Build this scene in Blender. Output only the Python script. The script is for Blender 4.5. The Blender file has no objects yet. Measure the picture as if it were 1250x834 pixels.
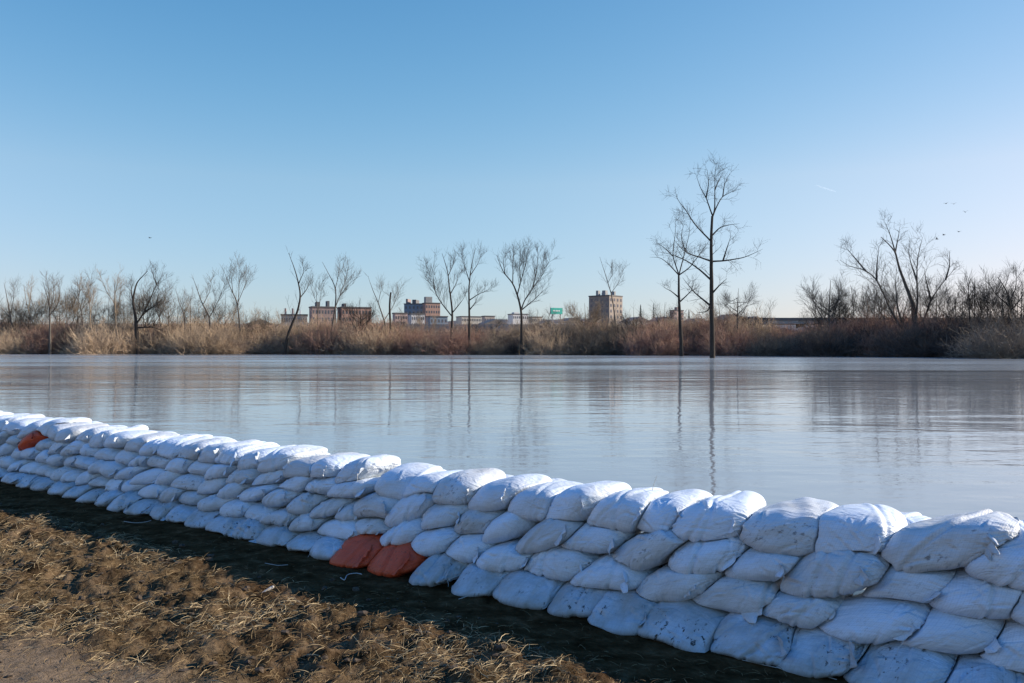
import bpy, math, random
import numpy as np
from mathutils import Vector
random.seed(7); rng = np.random.default_rng(7)
R = math.radians
scene = bpy.context.scene
# ------------------------------------------------------------------ camera
F = 972.0; YH = 424.0; CH = 1.55          # focal length in photo pixels, horizon row, eye height
cam_d = bpy.data.cameras.new('camera'); cam = bpy.data.objects.new('camera', cam_d)
scene.collection.objects.link(cam); scene.camera = cam
cam_d.sensor_width = 36; cam_d.lens = 36*F/1250
cam_d.clip_start = 0.05; cam_d.clip_end = 20000
cam.location = (0, 0, CH); cam.rotation_euler = (R(90)+math.atan(7/F), 0, 0)
# ------------------------------------------------------------------ world, sun, exposure
SUN_AZ = 80.0     # degrees to the right of the view direction
SUN_EL = 25.0
world = bpy.data.worlds.new('World'); scene.world = world; world.use_nodes = True
wn = world.node_tree; bg = wn.nodes['Background']
sky = wn.nodes.new('ShaderNodeTexSky'); sky.sky_type = 'NISHITA'; sky.sun_disc = False
sky.sun_elevation = R(SUN_EL); sky.sun_rotation = R(SUN_AZ)
sky.air_density = 1.5; sky.dust_density = 0.0; sky.ozone_density = 1.0; sky.altitude = 0
# white balance of the sky: pale towards the horizon, deeper blue higher up
def wnode(t, **k):
    n = wn.nodes.new(t)
    for a_, v_ in k.items(): setattr(n, a_, v_)
    return n
def wmath(op, a_, b_):
    n = wnode('ShaderNodeMath', operation=op)
    for i_, v_ in ((0, a_), (1, b_)):
        if isinstance(v_, (int, float)): n.inputs[i_].default_value = v_
        else: wn.links.new(v_, n.inputs[i_])
    return n.outputs[0]
tcw = wnode('ShaderNodeTexCoord'); sp_ = wnode('ShaderNodeSeparateXYZ'); wn.links.new(tcw.outputs['Generated'], sp_.inputs[0])
el_ = wnode('ShaderNodeMapRange'); el_.inputs['From Max'].default_value = 0.40; wn.links.new(sp_.outputs['Z'], el_.inputs['Value'])
tm = wnode('ShaderNodeValToRGB'); wn.links.new(el_.outputs[0], tm.inputs[0]); te = tm.color_ramp.elements; te.new(0.5)
tm.color_ramp.interpolation = 'LINEAR'
for k_, (p_, c_) in enumerate(((0, (0.080, 0.0895, 0.172, 1)), (0.5, (0.146, 0.104, 0.142, 1)), (1, (0.131, 0.0825, 0.121, 1)))): te[k_].position = p_; te[k_].color = c_
mu = wnode('ShaderNodeMix', data_type='RGBA', blend_type='MULTIPLY'); mu.inputs[0].default_value = 1
wn.links.new(sky.outputs[0], mu.inputs[6]); 
ez_ = wnode('ShaderNodeMapRange'); ez_.inputs['From Min'].default_value = 0.40; ez_.inputs['From Max'].default_value = 0.9; wn.links.new(sp_.outputs['Z'], ez_.inputs['Value'])
tz = wnode('ShaderNodeMix', data_type='RGBA'); wn.links.new(ez_.outputs[0], tz.inputs[0]); wn.links.new(tm.outputs[0], tz.inputs[6])
tz.inputs[7].default_value = (0.034, 0.053, 0.20, 1); wn.links.new(tz.outputs[2], mu.inputs[7])
sc_ = wnode('ShaderNodeSeparateColor'); wn.links.new(mu.outputs[2], sc_.inputs[0]); cc_ = wnode('ShaderNodeCombineColor')
EXPO = 0.62
for i_, (g_, x_) in enumerate(((1.46, 0.12), (0.73, 0.06), (0.60, 0.0))):     # deeper blue away from the sun's side
    side_ = wmath('ADD', wmath('MULTIPLY', sp_.outputs['X'], x_), 1.0)
    wn.links.new(wmath('MULTIPLY', wmath('MULTIPLY', wmath('POWER', sc_.outputs[i_], g_), 10.0/2**EXPO), side_), cc_.inputs[i_])
wn.links.new(cc_.outputs[0], bg.inputs[0]); bg.inputs[1].default_value = 0.10
sd = bpy.data.lights.new('sun', 'SUN'); sd.energy = 5.0; sd.angle = R(0.53); sd.color = (1.0, 0.90, 0.76)
sun = bpy.data.objects.new('sun', sd); scene.collection.objects.link(sun)
sv = Vector((math.sin(R(SUN_AZ))*math.cos(R(SUN_EL)), math.cos(R(SUN_AZ))*math.cos(R(SUN_EL)), math.sin(R(SUN_EL))))
sun.rotation_euler = sv.to_track_quat('Z', 'Y').to_euler(); sun.location = (20, 10, 30)
vs = scene.view_settings; vs.view_transform = 'Standard'; vs.look = 'None'; vs.gamma = 1; vs.exposure = EXPO
vs.use_curve_mapping = False

# ------------------------------------------------------------------ helpers
C = scene.collection
WZ = 0.30                                  # flood water level above the near ground
def px2w(px, py, Y):
    return ((px-625)/F*Y, Y, CH-(py-YH)/F*Y)
def link(o, parent=None):
    C.objects.link(o)
    if parent is not None: o.parent = parent
    return o
def tag(o, label=None, cat=None, group=None, kind=None):
    if label: o['label'] = label
    if cat: o['category'] = cat
    if group: o['group'] = group
    if kind: o['kind'] = kind
    return o
def empty(name, loc, rz=0):
    o = bpy.data.objects.new(name, None); o.location = loc; o.rotation_euler = (0, 0, rz)
    o.empty_display_size = 0.2
    return link(o)
def mesh_np(name, V, Q, mat, smooth=True, uv=None):
    """V (n,3) array, Q (m,4) or (m,3) int array"""
    me = bpy.data.meshes.new(name); V = np.asarray(V, dtype=np.float32); Q = np.asarray(Q, dtype=np.int32)
    k = Q.shape[1]
    me.vertices.add(len(V)); me.vertices.foreach_set('co', V.ravel())
    me.loops.add(Q.size); me.loops.foreach_set('vertex_index', Q.ravel())
    me.polygons.add(len(Q)); me.polygons.foreach_set('loop_start', np.arange(0, Q.size, k, dtype=np.int32))
    me.polygons.foreach_set('loop_total', np.full(len(Q), k, dtype=np.int32))
    me.polygons.foreach_set('use_smooth', np.full(len(Q), smooth))
    if uv is not None:
        l = me.uv_layers.new(name='uv'); l.data.foreach_set('uv', np.asarray(uv, dtype=np.float32)[Q.ravel()].ravel())
    me.update(calc_edges=True); me.validate()
    if mat: me.materials.append(mat)
    return me
def mobj(name, me, parent=None, loc=None):
    o = bpy.data.objects.new(name, me)
    if loc is not None: o.location = loc
    return link(o, parent)
class MB:
    def __init__(s): s.V = []; s.Q = []; s.n = 0
    def add(s, V, Q):
        V = np.asarray(V, float); Q = np.asarray(Q, int)
        s.V.append(V); s.Q.append(Q+s.n); s.n += len(V)
    def tube(s, P, rad, sides=4, cap=True):
        P = np.asarray(P, float); m = len(P); rad = np.broadcast_to(np.asarray(rad, float), (m,))
        T = np.gradient(P, axis=0); T /= (np.linalg.norm(T, axis=1)[:, None]+1e-9)
        ref = np.array([0.31, 0.87, 0.11]) if abs(T[0][2]) > 0.6 else np.array([0.1, 0.2, 1.0])
        A = np.cross(T, ref); A /= (np.linalg.norm(A, axis=1)[:, None]+1e-9); B = np.cross(T, A)
        a = np.arange(sides)*2*math.pi/sides
        V = P[:, None]+rad[:, None, None]*(np.cos(a)[None, :, None]*A[:, None]+np.sin(a)[None, :, None]*B[:, None])
        i = np.arange(m-1)[:, None]*sides; j = np.arange(sides)[None]; j2 = (j+1) % sides
        Q = np.stack([i+j, i+j2, i+sides+j2, i+sides+j], -1).reshape(-1, 4)
        V = V.reshape(-1, 3)
        if cap and sides == 4: Q = np.vstack([Q, [[0, 1, 2, 3]], [[(m-1)*4+k for k in (3, 2, 1, 0)]]])
        s.add(V, Q)
    def box(s, x0, x1, y0, y1, z0, z1):
        V = [(x, y, z) for z in (z0, z1) for y in (y0, y1) for x in (x0, x1)]
        s.add(V, [(0, 2, 3, 1), (4, 5, 7, 6), (0, 1, 5, 4), (2, 6, 7, 3), (0, 4, 6, 2), (1, 3, 7, 5)])
    def arr(s): return np.vstack(s.V), np.vstack(s.Q)
    def build(s, name, mat, parent=None, loc=None, smooth=False):
        V, Q = s.arr()
        return mobj(name, mesh_np(name, V, Q, mat, smooth), parent, loc)
def hash2(i, j, seed):
    h = (i.astype(np.int64)*374761393+j.astype(np.int64)*668265263+seed*974711) & 0x7fffffff
    h = ((h ^ (h >> 13))*1274126177) & 0x7fffffff
    return ((h ^ (h >> 16)) & 0xffff)/65535.0
def vnoise(x, y, seed=0):
    x = np.asarray(x, float); y = np.asarray(y, float)
    xi = np.floor(x); yi = np.floor(y); fx = x-xi; fy = y-yi
    fx = fx*fx*fx*(fx*(fx*6-15)+10); fy = fy*fy*fy*(fy*(fy*6-15)+10)
    a = hash2(xi, yi, seed); b = hash2(xi+1, yi, seed); c = hash2(xi, yi+1, seed); d = hash2(xi+1, yi+1, seed)
    return (a*(1-fx)+b*fx)*(1-fy)+(c*(1-fx)+d*fx)*fy
def fbm(x, y, seed=0, oct=4, g=0.5):
    s = 0; a = 1; t = 0
    for k in range(oct):
        s = s+a*vnoise(x*2**k+k*17.3, y*2**k-k*9.1, seed+k); t += a; a *= g
    return s/t
def sstep(a, b, x): t = np.clip((x-a)/(b-a), 0, 1); return t*t*(3-2*t)

# ------------------------------------------------------------------ materials
def newmat(name):
    m = bpy.data.materials.new(name); m.use_nodes = True
    nt = m.node_tree; b = nt.nodes['Principled BSDF']
    return m, nt, b
def nd(nt, typ, **kw):
    n = nt.nodes.new(typ)
    for k, v in kw.items():
        if k.startswith('i_'): n.inputs[k[2:].replace('_', ' ')].default_value = v
        else: setattr(n, k, v)
    return n
def ramp(nt, fac, stops, interp='LINEAR'):
    n = nt.nodes.new('ShaderNodeValToRGB'); n.color_ramp.interpolation = interp
    e = n.color_ramp.elements
    while len(e) < len(stops): e.new(0.5)
    for q, (p, c) in zip(e, stops): q.position = p; q.color = (*c, 1) if len(c) == 3 else c
    nt.links.new(fac, n.inputs[0]); return n.outputs[0]
def noise(nt, vec, scale, detail=3, rough=0.5, dist=0.0):
    n = nt.nodes.new('ShaderNodeTexNoise'); n.inputs['Scale'].default_value = scale
    n.inputs['Detail'].default_value = detail; n.inputs['Roughness'].default_value = rough
    n.inputs['Distortion'].default_value = dist
    if vec is not None: nt.links.new(vec, n.inputs['Vector'])
    return n.outputs['Fac']
def mapping(nt, vec, sc=(1, 1, 1), rot=(0, 0, 0)):
    n = nt.nodes.new('ShaderNodeMapping'); n.inputs['Scale'].default_value = sc; n.inputs['Rotation'].default_value = rot
    nt.links.new(vec, n.inputs['Vector']); return n.outputs[0]
def mix(nt, fac, a, b, blend='MIX'):
    n = nt.nodes.new('ShaderNodeMix'); n.data_type = 'RGBA'; n.blend_type = blend
    if isinstance(fac, (int, float)): n.inputs[0].default_value = fac
    else: nt.links.new(fac, n.inputs[0])
    for s, v in ((6, a), (7, b)):
        if isinstance(v, tuple): n.inputs[s].default_value = (*v, 1)
        else: nt.links.new(v, n.inputs[s])
    return n.outputs[2]
def math_(nt, op, a, b=None):
    n = nt.nodes.new('ShaderNodeMath'); n.operation = op
    for s, v in ((0, a), (1, b)):
        if v is None: continue
        if isinstance(v, (int, float)): n.inputs[s].default_value = v
        else: nt.links.new(v, n.inputs[s])
    return n.outputs[0]
def bump(nt, b, h, strength, dist, prev=None):
    n = nt.nodes.new('ShaderNodeBump'); n.inputs['Strength'].default_value = strength; n.inputs['Distance'].default_value = dist
    nt.links.new(h, n.inputs['Height'])
    if prev is not None: nt.links.new(prev, n.inputs['Normal'])
    nt.links.new(n.outputs[0], b.inputs['Normal']); return n.outputs[0]
def simple(name, col, rough=0.8, var=0.0, scale=3.0, metal=0.0):
    m, nt, b = newmat(name); b.inputs['Roughness'].default_value = rough; b.inputs['Metallic'].default_value = metal
    tc = nd(nt, 'ShaderNodeTexCoord')
    f = noise(nt, tc.outputs['Object'], scale, 4, 0.6)
    lo = tuple(c*(1-var) for c in col); hi = tuple(min(1, c*(1+var)) for c in col)
    nt.links.new(ramp(nt, f, [(0.3, lo), (0.7, hi)]), b.inputs['Base Color'])
    return m
def bag_material(name, base, dirt, dirt_amt, speck):
    m, nt, b = newmat(name)
    uv = nd(nt, 'ShaderNodeUVMap').outputs[0]
    oi = nd(nt, 'ShaderNodeObjectInfo')
    off = nd(nt, 'ShaderNodeVectorMath', operation='ADD')
    nt.links.new(uv, off.inputs[0]); nt.links.new(oi.outputs['Location'], off.inputs[1])
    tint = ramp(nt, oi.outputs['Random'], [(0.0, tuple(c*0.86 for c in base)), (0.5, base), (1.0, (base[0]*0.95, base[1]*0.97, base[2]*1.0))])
    blotch = noise(nt, off.outputs[0], 5.0, 5, 0.65)
    c1 = mix(nt, ramp(nt, blotch, [(0.45-dirt_amt*0.3, (0, 0, 0)), (0.95-dirt_amt*0.4, (1, 1, 1))]), tint, dirt)
    sp = noise(nt, off.outputs[0], 38.0, 4, 0.7)
    sp2 = noise(nt, off.outputs[0], 4.5, 2, 0.5)
    spf = math_(nt, 'MULTIPLY', ramp(nt, sp, [(0.575, (0, 0, 0)), (0.63, (1, 1, 1))]), ramp(nt, sp2, [(0.5, (0, 0, 0)), (0.6, (1, 1, 1))]))
    spf = math_(nt, 'MULTIPLY', spf, speck)
    c2 = mix(nt, spf, c1, (0.035, 0.025, 0.018))
    # weave: fine tapes plus a coarser ladder every few centimetres
    w1 = nd(nt, 'ShaderNodeTexWave', wave_type='BANDS', bands_direction='X'); w1.inputs['Scale'].default_value = 30
    w2 = nd(nt, 'ShaderNodeTexWave', wave_type='BANDS', bands_direction='Y'); w2.inputs['Scale'].default_value = 30
    w1.inputs['Distortion'].default_value = 0.4; w2.inputs['Distortion'].default_value = 0.4
    nt.links.new(uv, w1.inputs['Vector']); nt.links.new(uv, w2.inputs['Vector'])
    wv = math_(nt, 'MAXIMUM', w1.outputs['Fac'], w2.outputs['Fac'])
    c3 = mix(nt, math_(nt, 'MULTIPLY', math_(nt, 'SUBTRACT', 1.0, wv), 0.22), c2, tuple(c*0.62 for c in base))
    nt.links.new(c3, b.inputs['Base Color'])
    b.inputs['Roughness'].default_value = 0.48; b.inputs['Specular IOR Level'].default_value = 0.35
    w3 = nd(nt, 'ShaderNodeTexWave', wave_type='BANDS', bands_direction='X'); w3.inputs['Scale'].default_value = 15
    w4 = nd(nt, 'ShaderNodeTexWave', wave_type='BANDS', bands_direction='Y'); w4.inputs['Scale'].default_value = 15
    for w_ in (w3, w4): w_.inputs['Distortion'].default_value = 1.0; w_.inputs['Detail Scale'].default_value = 0.6; nt.links.new(uv, w_.inputs['Vector'])
    lad = ramp(nt, math_(nt, 'MINIMUM', w3.outputs['Fac'], w4.outputs['Fac']), [(0.0, (0.935, 0.94, 0.945)), (0.25, (1, 1, 1))])
    nt.links.new(mix(nt, 1.0, c3, lad, 'MULTIPLY'), b.inputs['Base Color'])
    p = bump(nt, b, wv, 0.35, 0.0015)
    cr = noise(nt, mapping(nt, off.outputs[0], (1, 2.2, 1)), 9.0, 4, 0.6, 1.2)
    p = bump(nt, b, cr, 0.7, 0.016, p)
    p = bump(nt, b, noise(nt, mapping(nt, off.outputs[0], (0.6, 1.6, 1), (0, 0, 0.5)), 22.0, 4, 0.6, 1.5), 0.55, 0.006, p)
    bump(nt, b, noise(nt, off.outputs[0], 60.0, 3, 0.6, 0.5), 0.4, 0.0025, p)
    return m
M = {}
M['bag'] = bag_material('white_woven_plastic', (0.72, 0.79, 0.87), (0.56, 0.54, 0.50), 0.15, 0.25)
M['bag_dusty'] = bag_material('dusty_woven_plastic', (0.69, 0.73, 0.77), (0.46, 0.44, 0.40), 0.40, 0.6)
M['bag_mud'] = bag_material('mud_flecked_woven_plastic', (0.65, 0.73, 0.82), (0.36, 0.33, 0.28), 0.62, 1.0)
M['bag_red'] = bag_material('orange_red_woven_plastic', (0.80, 0.10, 0.03), (0.50, 0.09, 0.04), 0.3, 0.5)
M['hem'] = M['bag']

def bark(name, col):
    m, nt, b = newmat(name); tc = nd(nt, 'ShaderNodeTexCoord')
    f = noise(nt, mapping(nt, tc.outputs['Object'], (3, 3, 0.5)), 2.0, 5, 0.65)
    nt.links.new(ramp(nt, f, [(0.3, tuple(c*0.55 for c in col)), (0.7, tuple(c*1.35 for c in col))]), b.inputs['Base Color'])
    b.inputs['Roughness'].default_value = 0.9; b.inputs['Specular IOR Level'].default_value = 0.15
    return m
M['bark'] = bark('grey_brown_bark', (0.13, 0.108, 0.088))
M['bark_dark'] = bark('dark_bark', (0.055, 0.044, 0.036))
M['bark_tan'] = bark('tan_bark', (0.27, 0.20, 0.135))
def brushmat(name, a, b_, c):
    m, nt, b = newmat(name); tc = nd(nt, 'ShaderNodeTexCoord'); oi = nd(nt, 'ShaderNodeObjectInfo')
    g = nd(nt, 'ShaderNodeNewGeometry')
    f = noise(nt, g.outputs['Position'], 0.6, 4, 0.65)
    c1 = ramp(nt, f, [(0.34, a), (0.5, b_), (0.66, c)])
    f2 = math_(nt, 'ADD', math_(nt, 'MULTIPLY', oi.outputs['Random'], 0.5), 0.72)
    c2 = mix(nt, 1.0, c1, f2, 'MULTIPLY')
    nt.links.new(c2, b.inputs['Base Color']); b.inputs['Roughness'].default_value = 0.85
    b.inputs['Specular IOR Level'].default_value = 0.2
    return m
M['brush_tan'] = brushmat('tan_twigs', (0.30, 0.21, 0.14), (0.48, 0.35, 0.235), (0.60, 0.43, 0.27))
M['brush_red'] = brushmat('reddish_twigs', (0.26, 0.136, 0.104), (0.352, 0.208, 0.152), (0.448, 0.288, 0.192))
M['brush_grey'] = brushmat('grey_twigs', (0.16, 0.125, 0.095), (0.27, 0.21, 0.155), (0.38, 0.30, 0.21))
M['brush_dark'] = brushmat('dark_twigs', (0.07, 0.056, 0.048), (0.12, 0.092, 0.074), (0.18, 0.135, 0.105))

# ------------------------------------------------------------------ the line of the wall and of the far shore
P0 = np.array([1.60, 3.67]); DS = np.array([-0.8043, 0.5942]); DQ = np.array([0.5942, 0.8043])
WANG = math.atan2(DS[1], DS[0])            # local x runs along the wall, away to the left
def wall2w(s, q): return P0[0]+DS[0]*s+DQ[0]*q, P0[1]+DS[1]*s+DQ[1]*q
def w2wall(x, y):
    dx = x-P0[0]; dy = y-P0[1]
    return dx*DS[0]+dy*DS[1], dx*DQ[0]+dy*DQ[1]
SHX = [-200, 0, 450, 700, 900, 1060, 1250, 1450]; SHY = [431.7, 432.1, 432.7, 433.2, 434.0, 435.1, 437.0, 439.5]
def shoreY(px): return (CH-WZ)*F/(np.interp(px, SHX, SHY)-YH)

# ------------------------------------------------------------------ ground: one sheet to the horizon
def clodmask(x, y):
    s, q = w2wall(x, y); p = -q
    return sstep(0.45, 0.95, p+0.25*(fbm(x*1.3, y*1.3, 5, 2)-0.5))
def sandmask(x, y):      # bare sandy corner at the bottom left
    return sstep(0.0, 0.6, (-x*0.55-(y-3.6)*1.1-0.5)+0.7*(fbm(x*1.7, y*1.7, 9, 3)-0.5))
def ground_z(x, y):
    s, q = w2wall(x, y); p = -q
    z = sstep(0.1, 0.8, p)*np.interp(s, [-2, 0, 2, 6, 12], [0.045, 0.05, 0.04, 0.0, 0.0])
    z = z+0.05*(fbm(x*0.5, y*0.5, 3, 3)-0.5)*sstep(0.0, 0.5, p)
    near = sstep(14, 10, np.hypot(x, y))*sstep(-0.15, 0.1, p)
    cm = clodmask(x, y)*(1-0.85*sandmask(x, y))
    rg = 1-np.abs(2*fbm(x*3.1, y*3.1, 21, 3)-1)
    cl = 0.13*(fbm(x*4.6, y*4.6, 11, 5, 0.62)-0.5)+0.05*(rg-0.75)+0.085*(fbm(x*13, y*13, 31, 3, 0.65)-0.5)
    z = z+near*(cm*cl*1.15+(1-cm)*(0.018*(fbm(x*6, y*6, 41, 4, 0.6)-0.5)))
    z = z+0.5*np.exp(-((q-0.3)/0.7)**2)*(sstep(12.2, 13.2, s)+sstep(-1.9, -2.9, s))     # low bank beyond both ends of the wall
    # river bed behind the wall
    z = z-sstep(0.45, 6, q)*2.0
    return z
def axis(lo, hi, step, far, n):
    a = np.arange(lo, hi+step/2, step)
    g = np.geomspace(step*2, far, n)
    return np.concatenate([lo-g[::-1], a, hi+g])
gx = axis(-7.2, 3.6, 0.022, 4000, 60); gy = axis(2.7, 9.2, 0.022, 4200, 90)
GX, GY = np.meshgrid(gx, gy)
GZ = ground_z(GX, GY)
PXg = np.where(GY > 5, 625+F*GX/np.maximum(GY, 5), 625)
far = GY-shoreY(np.clip(PXg, -200, 1450))
GZ = np.where(GY > 40, np.where(far > -2, np.interp(far, [-2, 2, 12, 60, 400, 3000], [-0.8, 0.36, 0.7, 1.0, 1.6, 2.0]), GZ), GZ)
ny, nx = GX.shape; I = np.arange(ny*nx).reshape(ny, nx)
Qg = np.stack([I[:-1, :-1], I[:-1, 1:], I[1:, 1:], I[1:, :-1]], -1).reshape(-1, 4)
m, nt, b = newmat('soil_and_matted_grass')
g = nd(nt, 'ShaderNodeNewGeometry').outputs['Position']
n1 = noise(nt, g, 5.5, 6, 0.7, 0.3); n2 = noise(nt, g, 34.0, 5, 0.75, 0.6); n3 = noise(nt, g, 1.1, 3, 0.5)
soil = ramp(nt, n1, [(0.38, (0.018, 0.011, 0.006)), (0.5, (0.085, 0.054, 0.030)), (0.68, (0.25, 0.17, 0.10))])
strw = ramp(nt, n2, [(0.40, (0.03, 0.020, 0.011)), (0.54, (0.13, 0.09, 0.047)), (0.70, (0.30, 0.225, 0.13))])
col = mix(nt, ramp(nt, n3, [(0.38, (0.08, 0.08, 0.08)), (0.6, (0.62, 0.62, 0.62))]), soil, strw)
# vertex attributes: bare sandy earth, trampled strip at the foot of the wall
at = nd(nt, 'ShaderNodeAttribute', attribute_name='sand'); at2 = nd(nt, 'ShaderNodeAttribute', attribute_name='strip')
sandc = ramp(nt, n2, [(0.3, (0.12, 0.082, 0.05)), (0.6, (0.25, 0.18, 0.118)), (0.75, (0.12, 0.08, 0.048))])
col = mix(nt, at.outputs['Fac'], col, sandc)
stripc = ramp(nt, n1, [(0.35, (0.036, 0.016, 0.006)), (0.55, (0.095, 0.047, 0.019)), (0.7, (0.19, 0.10, 0.046))])
col = mix(nt, at2.outputs['Fac'], col, stripc)
nt.links.new(col, b.inputs['Base Color']); b.inputs['Roughness'].default_value = 0.95; b.inputs['Specular IOR Level'].default_value = 0.0
pb = bump(nt, b, n2, 0.9, 0.02)
bump(nt, b, noise(nt, g, 130.0, 3, 0.7), 0.7, 0.005, pb)
me = mesh_np('ground', np.stack([GX.ravel(), GY.ravel(), GZ.ravel()], -1), Qg, m)
a = me.attributes.new('sand', 'FLOAT', 'POINT'); a.data.foreach_set('value', sandmask(GX, GY).ravel().astype(np.float32))
a = me.attributes.new('strip', 'FLOAT', 'POINT'); a.data.foreach_set('value', ((1-clodmask(GX, GY))*0.85).ravel().astype(np.float32))
tag(mobj('ground', me), kind='structure')

# ------------------------------------------------------------------ water
m, nt, b = newmat('muddy_flood_water')
b.inputs['Base Color'].default_value = (0.27, 0.285, 0.29, 1); b.inputs['Roughness'].default_value = 0.03
b.inputs['IOR'].default_value = 1.48
g = nd(nt, 'ShaderNodeNewGeometry').outputs['Position']
rip = noise(nt, mapping(nt, g, (0.7, 1.6, 1), (0, 0, 0.12)), 3.2, 3, 0.55, 0.3)
rip2 = noise(nt, mapping(nt, g, (0.8, 1.3, 1), (0, 0, -0.2)), 0.7, 3, 0.5, 0.5)
swirl = noise(nt, mapping(nt, g, (0.018, 0.09, 1), (0, 0, 0.03)), 1.0, 4, 0.6, 1.0)
amt = ramp(nt, swirl, [(0.38, (0.38, 0.38, 0.38)), (0.62, (1, 1, 1))])
h1 = math_(nt, 'MULTIPLY', rip, amt); h2 = math_(nt, 'MULTIPLY', rip2, amt)
pb = bump(nt, b, h1, 1.0, 0.0055)
pb = bump(nt, b, h2, 1.0, 0.015, pb)
rip3 = noise(nt, mapping(nt, g, (0.6, 1.6, 1), (0, 0, 0.1)), 0.42, 3, 0.6, 0.6)
sep = nd(nt, 'ShaderNodeSeparateXYZ'); nt.links.new(g, sep.inputs[0]); cur = nd(nt, 'ShaderNodeMapRange')
cur.inputs['From Min'].default_value = 18; cur.inputs['From Max'].default_value = 85; cur.inputs['To Min'].default_value = 0.12; nt.links.new(sep.outputs['Y'], cur.inputs['Value'])
pb = bump(nt, b, math_(nt, 'MULTIPLY', math_(nt, 'MULTIPLY', rip3, amt), cur.outputs[0]), 1.0, 0.13, pb)
rgh = math_(nt, 'ADD', math_(nt, 'MULTIPLY', math_(nt, 'MULTIPLY', amt, cur.outputs[0]), 0.24), 0.012); nt.links.new(rgh, b.inputs['Roughness'])
q0 = 0.28; A_ = wall2w(-120, q0); B_ = wall2w(160, q0)
Vw = [(A_[0], A_[1], WZ), (4500, -60, WZ), (4500, 4500, WZ), (-4500, 4500, WZ), (-4500, 700, WZ), (B_[0], B_[1], WZ)]
bm_me = bpy.data.meshes.new('river_water'); bm_me.from_pydata(Vw, [], [(0, 1, 2, 3, 4, 5)]); bm_me.materials.append(m)
tag(mobj('water', bm_me), kind='structure')

# ------------------------------------------------------------------ the sandbag wall
def waves(x, y, n, kmin, kmax, r):
    o = 0
    for _ in range(n):
        k = r.uniform(kmin, kmax); t = r.uniform(0, math.pi); o = o+np.sin(k*(x*math.cos(t)+y*math.sin(t))+r.uniform(0, 6.28))
    return o/n**0.5
def cube_sphere(n):
    """unit directions on a closed cube grid; axes: x along the bag, y depth (front is -y), z up"""
    t = np.tan(np.linspace(-1, 1, n)*math.pi/4); key = {}; V = []; Q = []
    A, B_ = np.meshgrid(t, t, indexing='ij'); one = np.ones_like(A)
    faces = [(A, -one, B_), (-A, one, B_), (one, A, B_), (-one, -A, B_), (A, B_, one), (A, -B_, -one)]
    allv = np.vstack([np.stack([f[0], f[1], f[2]], -1).reshape(-1, 3) for f in faces])
    k = np.round(allv*1e5).astype(np.int64); _, first, inv = np.unique(k, axis=0, return_index=True, return_inverse=True)
    inv = inv.ravel(); V = allv[first]; I = np.arange(n*n).reshape(n, n)
    for f in range(6):
        J = inv[I+f*n*n]; Q.append(np.stack([J[:-1, :-1], J[1:, :-1], J[1:, 1:], J[:-1, 1:]], -1).reshape(-1, 4))
    V = V/np.linalg.norm(V, axis=1)[:, None]
    return V, np.vstack(Q)
CS = {n: cube_sphere(n) for n in (19, 31, 47)}
class Bag: pass
def to_local(B, P):
    """wall coordinates (s, q, z) -> unsheared frame of bag B"""
    d = P-B.c; c, s_ = math.cos(B.yaw), math.sin(B.yaw)
    x = d[:, 0]*c+d[:, 1]*s_; y = -d[:, 0]*s_+d[:, 1]*c; z = d[:, 2]
    c, s_ = math.cos(B.tilt), math.sin(B.tilt)
    x, z = x*c-z*s_, x*s_+z*c
    y = y-B.lean*z; x = x+B.shear*z+B.bend*0
    z = z+B.sag*(x*x)/B.A
    return x, y, z
def from_local(B, x, y, z):
    z = z-B.sag*(x*x)/B.A; x = x-B.shear*z; y = y+B.lean*z
    c, s_ = math.cos(B.tilt), math.sin(B.tilt)
    x, z = x*c+z*s_, -x*s_+z*c
    c, s_ = math.cos(B.yaw), math.sin(B.yaw)
    return np.stack([x*c-y*s_, x*s_+y*c, z], -1)+B.c
def fval(B, x, y, z):
    a = np.where(x < 0, B.A*1.12, B.A)           # the mouth end reaches a little further and is flatter
    n2 = B.n2
    pin = 1+B.pin*np.clip(-x/B.A, 0, 1)**3        # thinner towards the mouth
    return ((np.abs(x/a)**n2+np.abs(z*pin/B.C)**n2)**(B.n1/n2)+np.abs(y/B.Bd)**B.n1)**(1/B.n1)
def surf(B, D, nb):
    """points of bag B in directions D, pressed against its neighbours nb and the ground"""
    x, y, z = D[:, 0]*B.A, D[:, 1]*B.Bd, D[:, 2]*B.C
    f = fval(B, x, y, z); x, y, z = x/f, y/f, z/f
    lo = np.full(len(x), 0.25); hi = np.ones(len(x))
    def bad(t):
        P = from_local(B, x*t, y*t, z*t); g = np.full(len(t), 9.0)
        for N in nb: g = np.minimum(g, fval(N, *to_local(N, P))*N.w)
        return (t*B.w > g-0.012) | (P[:, 2] < -0.008)
    b0 = bad(hi)
    for _ in range(11):
        m_ = (lo+hi)/2; bm = bad(m_); hi = np.where(bm, m_, hi); lo = np.where(bm, lo, m_)
    t = np.where(b0, lo, 1.0)
    return x*t, y*t, z*t, t
def vnormals(V, Q):
    a = V[Q[:, 0]]; b_ = V[Q[:, 1]]; c = V[Q[:, 2]]; d = V[Q[:, 3]]; n = np.cross(c-a, d-b_); N = np.zeros_like(V)
    for k in range(4): np.add.at(N, Q[:, k], n)
    return N/(np.linalg.norm(N, axis=1)[:, None]+1e-12)
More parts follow.
